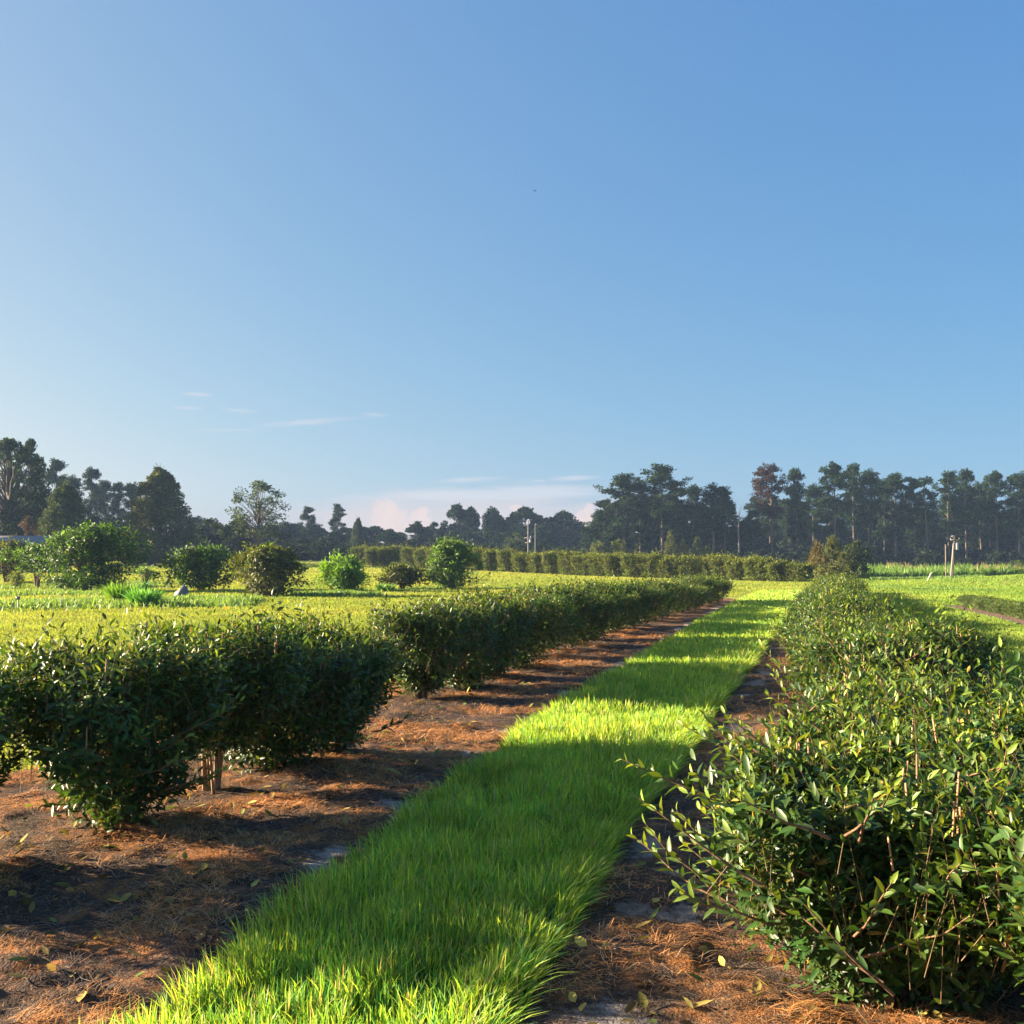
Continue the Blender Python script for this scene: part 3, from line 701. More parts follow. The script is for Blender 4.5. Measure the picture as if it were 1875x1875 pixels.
def pine(seed, crown0=.45, spread=.20, tints=PINE_T, nb=26, lean=0., per=52, top=1.0, clump=.044):
    """unit-height pine (height 1 m = scaled later); sizes in fraction of height, leaf size for 16 m trees"""
    rng = np.random.default_rng(seed); H = 16.0
    e = empty('pine_tree'); s = Geo(); g = Geo()
    bend = rng.normal(0, .25, 2)
    def tr(t): return np.array([lean * H * t ** 1.3 + bend[0] * math.sin(t * 3), bend[1] * math.sin(t * 2.4), H * t])
    ts = np.linspace(0, 1, 9); s.tube([tr(t) - np.array([0, 0, .3 * (t == 0)]) for t in ts], .19 * (1 - ts) ** .7 + .03, BARK_P, 7)
    cl = []
    for b in range(nb):
        u = (b + rng.random()) / nb; t = crown0 + (1 - crown0) * u ** .85
        p = tr(min(t, .985)); az = rng.random() * 6.28
        shape = (math.sin(min(1, (u * .9 + .14)) * 3.0) ** .6) * .9 + .15
        L = H * spread * shape * rng.uniform(.45, 1.1) * (.55 if u > .9 else 1)
        if rng.random() < .2: continue
        q = p + np.array([math.cos(az) * L, math.sin(az) * L, L * rng.uniform(.05, .45)])
        limb(s, p, q, .07 * (1.2 - u * .6), .02, BARK_P, rng)
        cl.append((*q, H * clump * rng.uniform(.7, 1.25)))
        for f_ in (.35, .6, .82, .95):
            m = p + (q - p) * f_ + rng.normal(0, .45, 3) * np.array([1, 1, .7]); cl.append((m[0], m[1], m[2] + .15, H * clump * rng.uniform(.55, 1.1)))
    for k in range(3): q = tr(.97) + rng.normal(0, .5, 3); cl.append((*q, H * clump * .8))
    for k in range(5):  # dead stubs below the crown
        p = tr(rng.uniform(.15, crown0)); az = rng.random() * 6.28; L = rng.uniform(.4, 1.3)
        limb(s, p, p + np.array([math.cos(az) * L, math.sin(az) * L, rng.uniform(-.2, .3)]), .03, .01, BARK_G, rng, 3)
    crown_geo(g, cl, per, .40, tints, rng, flat=.40, ratio=.34, shell=.5)
    s.obj('trunk', M_BARK, e, True); g.obj('crown', M_TREE, e)
    e['_h'] = H * 1.02; e['_w'] = H * spread * 2.1
    return e
def broad(seed, H=12., W=9., tints=((.008, .021, .011), (.017, .040, .018), (.035, .055, .02)), n=46, per=120, size=.36, low=.12, name='broadleaf_tree', shape='round', trunk=.25, airy=False, bark=(.12, .10, .08)):
    rng = np.random.default_rng(seed)
    e = empty(name); s = Geo(); g = Geo(); cl = []
    ts = np.linspace(0, 1, 6); hh = H * (.8 if shape != 'round' else .6)
    s.tube([(rng.normal(0, .08) * t, rng.normal(0, .08) * t, hh * t - .3 * (t == 0)) for t in ts], trunk * (1 - ts * .75), bark, 7)
    for k in range(n):
        u = rng.random(); az = rng.random() * 6.28
        if shape == 'cone':
            z = low + (1 - low) * u ** 1.1; r = W / 2 * (1 - z) ** .48 * 1.05 * math.sqrt(rng.uniform(.3, 1)); r = min(r, W / 2 * .90) * (1 if z > low + .1 else .85)
            cr = W * .105 * (1.3 - z)
        else:
            z = low + (1 - low) * rng.random(); zz = (z - low) / (1 - low)
            r = W / 2 * math.sqrt(max(.02, 1 - (2 * zz ** .9 - .95) ** 2)) * math.sqrt(rng.uniform(.3, 1)) * .9; cr = W * rng.uniform(.07, .13) * (.8 if airy else 1)
        p = np.array([math.cos(az) * r, math.sin(az) * r, H * z * .96]); cl.append((*p, cr))
        if airy or k % 3 == 0:
            z0 = max(.2, z - .35) if shape != 'round' else min(z * .6, .55)
            mid = np.array([p[0] * .45, p[1] * .45, H * (z0 + z) / 2])
            limb(s, (0, 0, H * z0), mid, trunk * .45, trunk * .25, bark, rng, 3); limb(s, mid, p, trunk * .25, .02, bark, rng, 4)
    if shape == 'cone':
        for k in range(10): cl.append((rng.normal(0, W * .03), rng.normal(0, W * .03), H * rng.uniform(.86, .985), W * .045))
    crown_geo(g, cl, per, size, tints, rng, flat=.75 if not airy else .6, ratio=.6, shell=.55)
    if shape == 'cone':  # spiky sprays on the outline
        m = 260; zz = rng.random(m) ** .9; az = rng.random(m) * 6.28; r = W / 2 * np.minimum((1 - zz) ** .75 * 1.1, .93)
        P = np.stack([np.cos(az) * r, np.sin(az) * r, H * (low + (1 - low) * zz) * .97], -1)
        A = np.stack([np.cos(az) * .5, np.sin(az) * .5, np.ones(m)], -1) + rng.normal(0, .2, (m, 3))
        for q in range(4): add_leaves(g, P + A * size * q * .7, A + rng.normal(0, .4, (m, 3)), rand_dir(m, rng), size * 1.1, size * .35, mixc(tints[0], tints[1], rng.random(m)), LEAF_LO)
    s.obj('trunk', M_BARK, e, True); g.obj('crown', M_TREE, e)
    e['_h'] = H; e['_w'] = W
    return e
def fit(e, px, depth, py_top, wpx, label, cat='tree', group=None, rz=None, zoff=0):
    x, y = at_depth(px, depth); z = float(terrain(x, y)) + zoff
    h = top_z(px, py_top, y) - z; w = wpx / 1875 * y
    e.location = (x, y, z - .05); sz = h / e['_h']; sw = w / e['_w']
    e.scale = (sw, sw, sz); e.rotation_euler = (0, 0, random.random() * 6.28 if rz is None else rz)
    return tag(e, label, cat, group)
def tinst(protos, k):
    p = protos[k % len(protos)]
    if p.name in used: return copy_tree(p)
    used.add(p.name); return p

PN = [pine(600 + k, crown0=c, spread=s, nb=nb) for k, (c, s, nb) in enumerate(((.34, .17, 42), (.42, .16, 36), (.24, .19, 52), (.46, .15, 32), (.32, .14, 44)))]
rust = pine(650, .48, .18, RUST_T, 36)
thin = pine(651, .62, .13, PINE_T, 12, lean=.05)
BR = [broad(700 + k, W=w, n=80, per=130, size=.55, low=.03) for k, w in enumerate((9, 10, 8.5, 11))]
BRG = [broad(720 + k, W=9, n=70, per=120, size=.5, low=.02, tints=((.018, .032, .014), (.034, .060, .02), (.07, .10, .03))) for k in range(2)]
UN = [broad(740 + k, H=4., W=5., n=40, per=120, size=.42, low=.02, name='understory_bush', trunk=.08, tints=((.010, .019, .012), (.022, .036, .016), (.05, .07, .02))) for k in range(3)]

# pines of the right-hand wood
GP = 'tall pines of the wood on the right'
pines = [(1414, 852, 62, 148, 'rust'), (1459, 859, 50, 150, 2), (1490, 888, 48, 156, 1), (1529, 848, 56, 146, 0), (1566, 852, 50, 152, 3), (1591, 861, 48, 147, 1), (1618, 880, 44, 158, 4),
         (1641, 867, 56, 149, 0), (1675, 876, 42, 151, 2), (1703, 874, 42, 147, 'thin'), (1739, 865, 46, 153, 3), (1770, 861, 54, 148, 2), (1800, 885, 42, 158, 4), (1826, 864, 50, 150, 0), (1866, 866, 56, 147, 1), (1895, 872, 50, 150, 3)]
for k, (px, py, w, dd, v) in enumerate(pines):
    src = rust if v == 'rust' else thin if v == 'thin' else None
    e = src if src is not None else tinst(PN, v)
    lab = ('rust-brown pine with reddish crown at the left end of the right-hand wood' if v == 'rust' else
           'thin leaning pine with a small flat crown in the right-hand wood' if v == 'thin' else
           'tall dark pine with bare trunk, %s from the left in the right-hand wood' % ORD[k])
    fit(e, px, dd, py, w * 1.05, lab, 'pine tree', GP)
GB = 'lower dark pines deeper in the wood on the right'
for k in range(24):
    px = 1385 + k * 21.5 + random.uniform(-8, 8)
    fit(tinst(PN, k), px, random.uniform(162, 190), random.uniform(905, 945), random.uniform(38, 56), 'lower dark pine standing behind the front pines of the right-hand wood', 'pine tree', GB)
# centre-right stand
GC = 'pines of the dense stand right of centre'
cst = [(1108, 915, 56, 150, 2), (1142, 868, 70, 148, 0), (1172, 882, 56, 152, 2), (1213, 851, 74, 146, 0), (1240, 892, 58, 151, 2), (1270, 890, 36, 149, 4), (1308, 888, 72, 147, 1), (1328, 905, 40, 152, 0), (1378, 935, 38, 150, 2)]
for k, (px, py, w, dd, v) in enumerate(cst):
    fit(tinst(PN, v), px, dd, py, w * 1.1, 'dark full-crowned pine, %s from the left in the stand right of centre' % ORD[k], 'pine tree', GC)
for k, (px, py, w) in enumerate([(1105, 935, 84), (1150, 905, 90), (1195, 912, 90), (1240, 918, 90), (1285, 925, 90), (1325, 915, 80), (1360, 955, 70)]):
    fit(tinst(BR, k), px, 156, py, w, 'round dark broadleaf tree, %s from the left filling the stand right of centre' % ORD[k], 'tree', 'broadleaf trees filling the stand right of centre')
# middle distance dark round trees
for k, (px, py, w) in enumerate([(838, 925, 66), (862, 930, 46), (902, 932, 66), (934, 948, 44), (960, 930, 84), (985, 945, 60), (1030, 938, 96), (1066, 965, 60)]):
    fit(tinst(BR, k + 1), px, 205, py, w, 'dark blue-green round tree, %s from the left in the middle clump on the skyline' % ORD[k], 'tree', 'dark round trees on the middle skyline')
# low skyline wood
for k in range(34):
    px = 350 + k * 24 + random.uniform(-7, 7)
    if px > 1130: break
    py = 968 + random.uniform(-12, 7) if px < 840 else 972 + random.uniform(-10, 5)
    fit(tinst(BR, k), px, random.uniform(175, 215), py, random.uniform(52, 78), 'low dark tree in the even skyline wood behind the clipped hedge', 'tree', 'low dark trees of the skyline wood')
for k in range(22):
    px = 345 + k * 34 + random.uniform(-8, 8)
    if px > 1110: break
    fit(tinst(BRG, k), px, random.uniform(140, 150), random.uniform(986, 1002), random.uniform(45, 65), 'mid-green bushy tree in front of the skyline wood', 'tree', 'mid-green trees in front of the skyline wood')
GM = 'dark broadleaf trees filling the right-hand wood between the pine trunks'
for k in range(24):
    fit(tinst(BR, k), 1372 + k * 22.5 + random.uniform(-7, 7), random.uniform(172, 200), random.uniform(938, 968), random.uniform(46, 66), 'dark broadleaf tree filling the right-hand wood between pine trunks', 'tree', GM)
# far woods seen only as a mass between trunks
GU = 'dark undergrowth bushes along the foot of the right-hand wood'
k = 0
for row, (dd, py, st) in enumerate(((175, 985, 26), (160, 1000, 24), (138, 1018, 22))):
    px = 1075 + row * 7
    while px < 1920:
        fit(tinst(UN, k), px + random.uniform(-6, 6), dd + random.uniform(-4, 4), py + random.uniform(-10, 8), random.uniform(38, 58), 'dark undergrowth bush at the foot of the wood, one of many alike', 'bush', GU)
        px += st; k += 1
CON = broad(760, H=11, W=8.2, n=300, per=110, size=.26, low=.03, shape='cone', name='conical_tree', tints=((.045, .062, .02), (.13, .15, .04), (.26, .25, .08)))
fit(CON, 290, 118, 854, 138, 'large dense cone-shaped tree with olive sunlit left side', 'tree', None, 0)
CON2 = broad(761, H=11, W=9.5, n=260, per=110, size=.28, low=.03, shape='cone', name='conical_tree', tints=((.028, .052, .016), (.085, .12, .03), (.17, .19, .05)))
fit(CON2, 117, 105, 884, 112, 'dark green pyramid-shaped tree behind the biggest shrub', 'tree', None, 0)
OAK = broad(770, H=14, W=9, n=125, per=75, size=.34, low=.16, name='oak_tree', trunk=.38, airy=True, tints=((.022, .042, .018), (.052, .082, .030), (.10, .13, .05)))
fit(OAK, 14, 110, 800, 165, 'tall spreading oak reaching above every other tree at far left', 'tree', None, 1.0)
OAK2 = copy_tree(OAK); fit(OAK2, 52, 118, 800, 62, 'slim loose-crowned tree right beside the tall oak', 'tree', None, 2.2)
PEC = broad(771, H=12, W=10, n=74, per=60, size=.30, low=.34, name='open_tree', trunk=.20, airy=True, tints=((.030, .050, .018), (.075, .11, .032), (.13, .18, .05)), bark=(.10, .08, .07))
fit(PEC, 472, 130, 880, 132, 'open airy tree with forked limbs showing sky through its crown', 'tree', None, .4)
for k, (px, py, w, dd, v) in enumerate([(100, 842, 58, 160, 2), (128, 872, 44, 165, 1), (165, 858, 52, 175, 2), (190, 880, 44, 178, 0), (215, 884, 42, 180, 2), (238, 886, 40, 178, 4), (360, 945, 40, 185, 1)]):
    fit(tinst(PN, v), px, dd, py, w, 'bluish dark pine, %s from the left in the hazy group left of the cone tree' % ORD[k] if px < 300 else 'small dark pine peeping out right of the large cone tree', 'pine tree', 'hazy pines at the left')
for k, (px, py, w, dd) in enumerate([(170, 945, 70, 140), (210, 948, 70, 142), (245, 950, 60, 141), (20, 955, 90, 135), (70, 950, 80, 138), (385, 950, 95, 134), (430, 955, 80, 132), (510, 972, 70, 140)]):
    fit(tinst(BRG if px > 300 else BR, k), px, dd, py, w, 'dense leafy background tree, %s from the left behind the magnolia shrubs' % ORD[sorted([170, 210, 245, 20, 70, 385, 430, 510]).index(px)], 'tree', 'dense trees behind the magnolia shrubs')
for k, (px, py, w, dd, lab) in enumerate([(563, 928, 40, 190, 'thin twin-headed tree poking above the skyline wood'), (617, 924, 30, 188, 'narrow ragged tree poking above the skyline wood, right of the twin-headed one'),
                                          (655, 948, 34, 186, 'small pointed tree on the skyline above the hedge end'), (764, 955, 28, 190, 'tiny bushy treetop on the skyline right of the clouds'), (795, 956, 26, 188, 'tiny pointed treetop just left of the dark middle clump')]):
    fit(tinst(PN, 2 + k % 2) if k != 2 else copy_tree(CON2), px, dd, py, w, lab, 'tree')
RB = broad(775, H=5, W=5, n=30, per=100, size=.25, low=.05, name='brown_tree', trunk=.1, tints=((.07, .045, .03), (.12, .075, .045), (.12, .10, .05)))
fit(RB, 52, 98, 946, 50, 'reddish brown small tree behind the shed roof', 'tree')
LB = broad(776, H=1, W=3.4, n=26, per=90, size=.16, low=.05, name='mound_bush', trunk=.03, tints=((.07, .055, .02), (.13, .10, .03), (.13, .10, .03)))
fit(LB, 274, 108, 1014, 62, 'low brown mound-shaped bush at the foot of the large cone tree', 'bush')
# bare snag
def snag():
    rng = np.random.default_rng(9); e = empty('dead_tree'); s = Geo(); H = 10.
    s.tube([(0, 0, -.3), (.05, 0, 3), (-.05, 0, 6), (.1, 0, 8.3), (.45, 0, H)], [.17, .14, .11, .07, .02], (.20, .18, .17), 7)
    s.obj('trunk', M_BARK, e, True)
    for a, b in (((.1, 0, 8.2), (-.7, .2, 9.2)), ((.0, 0, 7.6), (1.0, .1, 8.7)), ((.15, 0, 8.4), (-.1, -.3, 9.6)), ((0, 0, 6.4), (-.5, .1, 7.0))):
        q = Geo(); limb(q, a, b, .045, .012, (.20, .18, .17), rng); q.obj('branch', M_BARK, e)
    e['_h'] = H; e['_w'] = 1.6
    fit(e, 1353, 143, 924, 20, 'bare dead tree with forked top between the two stands of pines', 'dead tree', None, 0)
snag()

# ------------------------------------------------------------------ clipped hedge across the field
HEDGE_T = ((.022, .040, .010), (.11, .155, .020), (.46, .52, .06))
HS = []
for k in range(4):
    e = make_bush('hedge_shrub', M_TREE, 800 + k, 1.0, .90, 2.12, 760, 7, .16, LEAF_LO, HEDGE_T, root_gap=.14, vase=.80, domed=.10, shoot_len=.34, top_bias=.42, wild=.12, stems=6, stem_r=.035, stem_tint=(.10, .075, .06), shoot_tint=(.12, .09, .05), wratio=.5)
    HS.append(e)
hb = [(655, 1036, 1000), (760, 1041, 1001), (875, 1046, 1005), (1000, 1052, 1010), (1079, 1056, 1012), (1240, 1061, 1015), (1400, 1066, 1018), (1475, 1067, 1027)]
pts = []
px = 660
while px < 1482:
    py = float(np.interp(px, [h[0] for h in hb], [h[1] for h in hb])); pt = float(np.interp(px, [h[0] for h in hb], [h[2] for h in hb]))
    x, y = ground_at(px, py); pts.append((px, x, y, pt))
    px += random.uniform(1.12, 1.45) * 1875 / y
for k, (px, x, y, pt) in enumerate(pts):
    e = tinst(HS, k)
    h = top_z(px, pt, y) - float(terrain(x, y))
    if px > 1425: h *= random.uniform(.85, 1.0)
    place(e, x, y, random.random() * 6.28, random.uniform(.95, 1.1), random.uniform(.95, 1.1), h / 2.06 * random.uniform(.90, 1.07))
    tag(e, 'ochre-topped hedge shrub, number %d from the left end of the long hedge crossing the field' % (k + 1), 'hedge shrub', 'shrubs of the long ochre hedge crossing the field')

# small trees at the hedge end
YG = ((.07, .09, .02), (.14, .16, .03), (.24, .22, .05))
T1 = broad(820, H=3.2, W=2.2, n=40, per=80, size=.16, low=.05, shape='cone', name='small_tree', trunk=.05, tints=((.13, .12, .03), (.22, .17, .04), (.3, .22, .05)))
fit(T1, 1497, 76, 996, 40, 'yellowing cone-shaped small tree at the right end of the hedge', 'tree', 'small trees at the hedge end', 0)
T2 = broad(821, H=3.2, W=2.2, n=50, per=80, size=.15, low=.05, shape='cone', name='small_tree', trunk=.05, tints=YG)
fit(T2, 1524, 77, 985, 46, 'tallest small tree at the hedge end, with a green pointed top', 'tree', 'small trees at the hedge end', 0)
T3 = broad(822, H=3.2, W=2.6, n=50, per=80, size=.16, low=.22, name='small_tree', trunk=.06, tints=((.035, .055, .022), (.06, .09, .03), (.12, .14, .04)))
fit(T3, 1568, 78, 990, 56, 'dark rounded small tree on a visible trunk right of the hedge end', 'tree', 'small trees at the hedge end', 0)
T4 = broad(823, H=2, W=2.2, n=36, per=80, size=.14, low=.04, name='small_bush', trunk=.05, tints=YG)
fit(T4, 1519, 70, 1030, 52, 'dense ochre bush below the small trees at the hedge end', 'bush', 'small trees at the hedge end', 0)
T5 = copy_tree(T2); fit(T5, 1543, 72, 1012, 34, 'bright leafy sapling between the pointed tree and the dark rounded one', 'tree', 'small trees at the hedge end', 2)
# lighter saplings before the central stand
for k, (px, py, w) in enumerate([(1095, 990, 34), (1132, 986, 38), (1228, 976, 28), (1252, 990, 24), (1277, 987, 26), (1298, 996, 22), (1120, 1000, 30)]):
    fit(copy_tree((T2, T4, T2, T2)[k % 4] if k in (2, 3, 4, 5) else T4), px, 128, py, w, 'light green sapling number %d from the left before the stand right of centre' % (sorted([1095, 1132, 1228, 1252, 1277, 1298, 1120]).index(px) + 1), 'tree', 'light green saplings before the stand right of centre')
fit(copy_tree(PEC), 945, 150, 975, 60, 'pale airy bush behind the distant utility poles', 'bush')

# weeds and bushes along the right edge of the field
def edge_weeds():
    g = Geo(); rng = np.random.default_rng(31)
    n = 15000; x = 20 + rng.random(n) * 36; y = 79 + rng.random(n) ** 1.4 * 18
    k = fbm(x, y, 3, 3); z = terrain(x, y)
    h = (.45 + .9 * k) * (.5 + .6 * rng.random(n))
    brown = sstep(.45, .65, fbm(x + 80, y, 6, 2)) * sstep(31, 36, x) * (1 - sstep(41, 45, x))
    c = mixc((.07, .17, .03), (.16, .27, .05), rng.random(n)); c = c * (1 - brown[:, None] * .85) + np.array([.22, .13, .09]) * brown[:, None] * .85
    o = blades('tall_weeds', x, y, z, h * 1.25, np.full(n, .11), rng.random(n) * 6.28, np.clip(rng.normal(.5, .3, n), 0, 1), c, M_GRASS, mid2=False)
    tag(o, 'belt of tall green and brown weeds between the field and the right-hand wood', 'weeds', kind='stuff')
edge_weeds()
GE = 'shrubs behind the weeds at the right field edge'
EB = broad(840, H=3, W=4.4, n=30, per=100, size=.22, low=.02, name='edge_shrub', trunk=.06, tints=((.05, .085, .03), (.10, .16, .05), (.16, .2, .07)))
for k, (px, py, w, dd, lab) in enumerate([(1862, 1026, 60, 84, 'bushy green shrub rising over the grassy mound at the right photo edge'), (1815, 1036, 50, 88, 'green shrub left of the one above the grassy mound'),
                                          (1905, 1018, 60, 86, 'tallest shrub beyond the grassy mound, cut by the photo edge'), (1775, 1038, 44, 96, 'low shrub right of the utility poles'),
                                          (1640, 1030, 60, 104, 'low flat shrub left of the utility poles'), (1690, 1034, 54, 100, 'second low flat shrub, close to the utility poles')]):
    fit(EB if k == 0 else copy_tree(EB), px, dd, py, w, lab, 'shrub', GE)

# ------------------------------------------------------------------ utility poles
def poles():
    Yd = 71.; sc = Yd / 1875; col = (.36, .31, .25)
    x0, _ = at_depth(1738, Yd); z0 = float(terrain(x0, Yd))
    def P(px, py): return np.array([at_depth(px, Yd)[0] - x0, 0, top_z(px, py, Yd) - z0])
    e = empty('utility_pole', 'tall slightly leaning utility pole with lamp arm and grey transformer can, rightmost of three', 'utility pole', 'three wooden poles standing together', (x0, Yd, z0))
    g = Geo(); b = P(1742.5, 1064); t = P(1748.5, 984); b[2] = -.2; g.tube([b, (b + t) / 2 + np.array([.02, 0, 0]), t], [.065, .055, .045], (.16, .12, .09), 8); g.obj('pole', M_BARK, e)
    g = Geo(); c = P(1752.5, 1001); g.tube([c - [0, 0, .22], c + [0, 0, .25]], [.12, .12], (.28, .29, .31), 10); g.tube([c + [0, 0, .25], c + [0, 0, .34]], [.10, .03], (.28, .29, .31), 10); can = g.obj('transformer', M_METAL, e)
    g = Geo(); g.tube([c + [-.05, 0, .34], c + [-.05, 0, .46]], [.03, .025], (.5, .35, .25), 6); g.tube([c + [.08, 0, .34], c + [.08, 0, .46]], [.03, .025], (.5, .35, .25), 6); g.obj('insulator', M_METAL, can)
    g = Geo(); a = P(1748, 984); g.tube([a, a + [-.05, -.1, .06], P(1744, 983)], [.03, .03, .03], (.5, .5, .5), 6); g.obj('lamp_arm', M_METAL, e)
    g = Geo(); q = P(1746, 982.5); g.tube([q + [-.20, -.05, 0], q + [-.05, -.05, .05], q + [.12, -.05, .02]], [.02, .055, .03], (.4, .4, .4), 8); g.obj('lamp_head', M_METAL, e)
    g = Geo(); q = P(1749, 988.5); g.box(q + [.0, 0, 0], (.6, .05, .05), (.3, .27, .23)); cr = g.obj('crossarm', M_BARK, e)
    for dx in (-.3, .3):
        g = Geo(); g.tube([q + [dx, 0, .035], q + [dx, 0, .14]], [.025, .02], (.4, .37, .33), 6); g.obj('insulator', M_METAL, cr)
    e2 = empty('utility_pole', 'thick pale leaning wooden pole in the middle of the three', 'utility pole', 'three wooden poles standing together', (x0, Yd, z0))
    g = Geo(); b = P(1737.5, 1064) + [0, -.2, 0]; t = P(1744.5, 994.5) + [0, -.2, 0]; b[2] = -.2; g.tube([b, (b + t) / 2, t], [.07, .062, .055], (.27, .24, .20), 8); g.obj('pole', M_BARK, e2)
    g = Geo(); q = P(1735.5, 1058.5) + [0, -.32, 0]; g.box(q, (.14, .10, .22), (.35, .36, .38)); g.obj('meter_box', M_METAL, e2)
    e3 = empty('utility_pole', 'thin short upright wooden pole, leftmost of the three', 'utility pole', 'three wooden poles standing together', (x0, Yd, z0))
    g = Geo(); b = P(1737, 1060) + [0, .5, 0]; t = P(1737.5, 996.5) + [0, .5, 0]; b[2] = -.2; g.tube([b, t], [.048, .042], (.18, .15, .12), 8); g.obj('pole', M_BARK, e3)
    # guy wire marker sleeve
    gx, gy = ground_at(1697, 1066); g = Geo()
    g.tube([(0, 0, 0), (.25, 0, .5), (.33, 0, .62)], [.035, .035, .03], (.6, .6, .5), 6); o = g.obj('guy_marker', M_METAL); o.location = (gx, gy, float(terrain(gx, gy)))
    tag(o, 'pale slanted guy-wire sleeve standing in the grass left of the poles', 'marker')
    # distant pair
    for (px, pt, Yd2, r, lab) in ((967, 952, 120., .08, 'distant utility pole with crossarm and hardware rising behind the hedge'), (980, 960, 124., .055, 'slimmer distant pole with a small lamp right of the crossarm pole')):
        x, y = at_depth(px, Yd2); z = float(terrain(x, y)); h = top_z(px, pt, y) - z
        e = empty('utility_pole', lab, 'utility pole', 'two distant poles behind the hedge', (x, y, z))
        g = Geo(); g.tube([(0, 0, -.2), (0, 0, h)], [r, r * .75], (.20, .20, .19), 7); g.obj('pole', M_BARK, e)
        if r > .07:
            for zz, w in ((h * .62, .9), (h * .52, .7)):
                g = Geo(); g.box((0, -.1, zz), (w, .08, .09), (.28, .27, .25)); c = g.obj('crossarm', M_BARK, e)
                q = Geo(); q.tube([(w * .35, -.1, zz + .05), (w * .35, -.1, zz + .25)], [.07, .06], (.35, .35, .35), 6); q.obj('insulator', M_METAL, c)
            g = Geo(); g.tube([(.25, -.1, h * .53), (.25, -.1, h * .62)], [.13, .13], (.28, .3, .32), 8); g.obj('transformer', M_METAL, e)
            g = Geo(); g.box((.2, 0, h), (.5, .1, .12), (.35, .35, .35)); g.obj('lamp_arm', M_METAL, e)
        else:
            g = Geo(); g.box((.15, 0, h), (.34, .08, .09), (.22, .22, .23)); g.obj('lamp_head', M_METAL, e)
poles()

# ------------------------------------------------------------------ shed roof at far left
def shed():
    Yd = 80.; x1 = at_depth(72, Yd)[0]; z0 = float(terrain(x1, Yd)); zt = top_z(40, 981, Yd) - z0
    e = empty('shed', 'long low shed with a pale pinkish-grey metal roof behind the left shrubs', 'shed', None, (x1, Yd, z0))
    L = 12.; D = 5.; ze = zt - .75
    g = Geo(); g.box((-L / 2, D / 2, ze / 2 - .15), (L - .6, D - .8, ze + .26), (.20, .17, .15)); g.obj('wall', M_METAL, e)
    g = Geo()
    for a, b in (((-.0, ze), (D / 2, zt)), ((D, ze), (D / 2, zt))):
        V = [(-L, a[0], a[1]), (0, a[0], a[1]), (0, b[0], b[1]), (-L, b[0], b[1])]; V += [(p[0], p[1], p[2] + .06) for p in V]
        g.add(V, [[[0, 1, 2, 3], [7, 6, 5, 4], [0, 4, 5, 1], [1, 5, 6, 2], [2, 6, 7, 3], [3, 7, 4, 0]]], (.30, .24, .23))
    for k in range(24): g.box((-L * (k + .5) / 24, D / 4, (ze + zt) / 2 + .07), (.03, .03, .03), (.4, .35, .35))
    g.obj('roof', M_BARK, e)
shed()

# ------------------------------------------------------------------ birds
def bird(px, py, Yd, label, bank):
    x, y = at_depth(px, Yd); z = top_z(px, py, Yd); g = Geo(); c = (.03, .03, .035)
    g.tube([(0, .0, 0), (.05, 0, .01), (.16, 0, .015), (.26, 0, .01), (.36, 0, 0)], [.008, .03, .045, .03, .008], c, 8)
    for s in (-1, 1):
        V = [(.12, 0, .02), (.22, 0, .02), (.16, s * .26, .10 + bank * s * .05), (.26, s * .26, .10 + bank * s * .05), (.30, s * .52, .05)]
        V += [(p[0], p[1], p[2] - .008) for p in V]
        g.add(V, [[[0, 1, 3, 2], [6, 5, 7, 8]], [[2, 3, 4], [8, 7, 9]]], c)
    g.add([(.34, -.01, .0), (.34, .01, .0), (.46, .05, 0), (.46, -.05, 0), (.34, -.01, -.006), (.34, .01, -.006), (.46, .05, -.006), (.46, -.05, -.006)], [[[0, 1, 2, 3], [7, 6, 5, 4], [0, 4, 5, 1], [2, 6, 7, 3], [1, 5, 6, 2], [0, 3, 7, 4]]], c)
    o = g.obj('bird', M_METAL); o.location = (x, y, z); o.rotation_euler = (0, 0, .7)
    tag(o, label, 'bird', 'tiny birds flying in the clear sky')
bird(978, 349, 150., 'tiny dark bird flying high in the clear blue sky', 1)
bird(988, 838, 210., 'tiny dark bird flying low just above the cloud bank', -1)

# ------------------------------------------------------------------ air
def haze():
    m, nt, N, K = newmat('air')
    out = N.new('ShaderNodeOutputMaterial'); v = N.new('ShaderNodeVolumePrincipled')
    v.inputs['Color'].default_value = (.40, .62, 1, 1); v.inputs['Density'].default_value = HAZE; v.inputs['Anisotropy'].default_value = 0.0
    K.new(v.outputs[0], out.inputs['Volume'])
    g = Geo(); g.box((0, 120, 10), (700, 420, 24.6), (1, 1, 1)); o = g.obj('haze', m); tag(o, 'thin pale blue air haze over the field and woods', 'haze', kind='stuff')
HAZE = .00036
haze()

# ------------------------------------------------------------------ light, sky
sun = bpy.data.lights.new('sun', 'SUN'); sun.energy = 5.0; sun.angle = R(.55); sun.color = (1, .80, .56)
so = bpy.data.objects.new('sun', sun); C.objects.link(so); so.rotation_euler = SUN_VEC.to_track_quat('Z', 'Y').to_euler()
w = bpy.data.worlds.new('World'); bpy.context.scene.world = w; w.use_nodes = True
nt = w.node_tree; N, K = nt.nodes, nt.links; N.clear()
out = N.new('ShaderNodeOutputWorld'); bg = N.new('ShaderNodeBackground'); bg.inputs['Strength'].default_value = .10
sky = N.new('ShaderNodeTexSky'); sky.sky_type = 'NISHITA'; sky.sun_disc = False; sky.sun_elevation = SUN_EL
sky.sun_rotation = math.atan2(SUN_VEC.x, SUN_VEC.y) % (2 * math.pi); sky.air_density = 1.0; sky.dust_density = 1.2; sky.ozone_density = 3.0; sky.altitude = 50
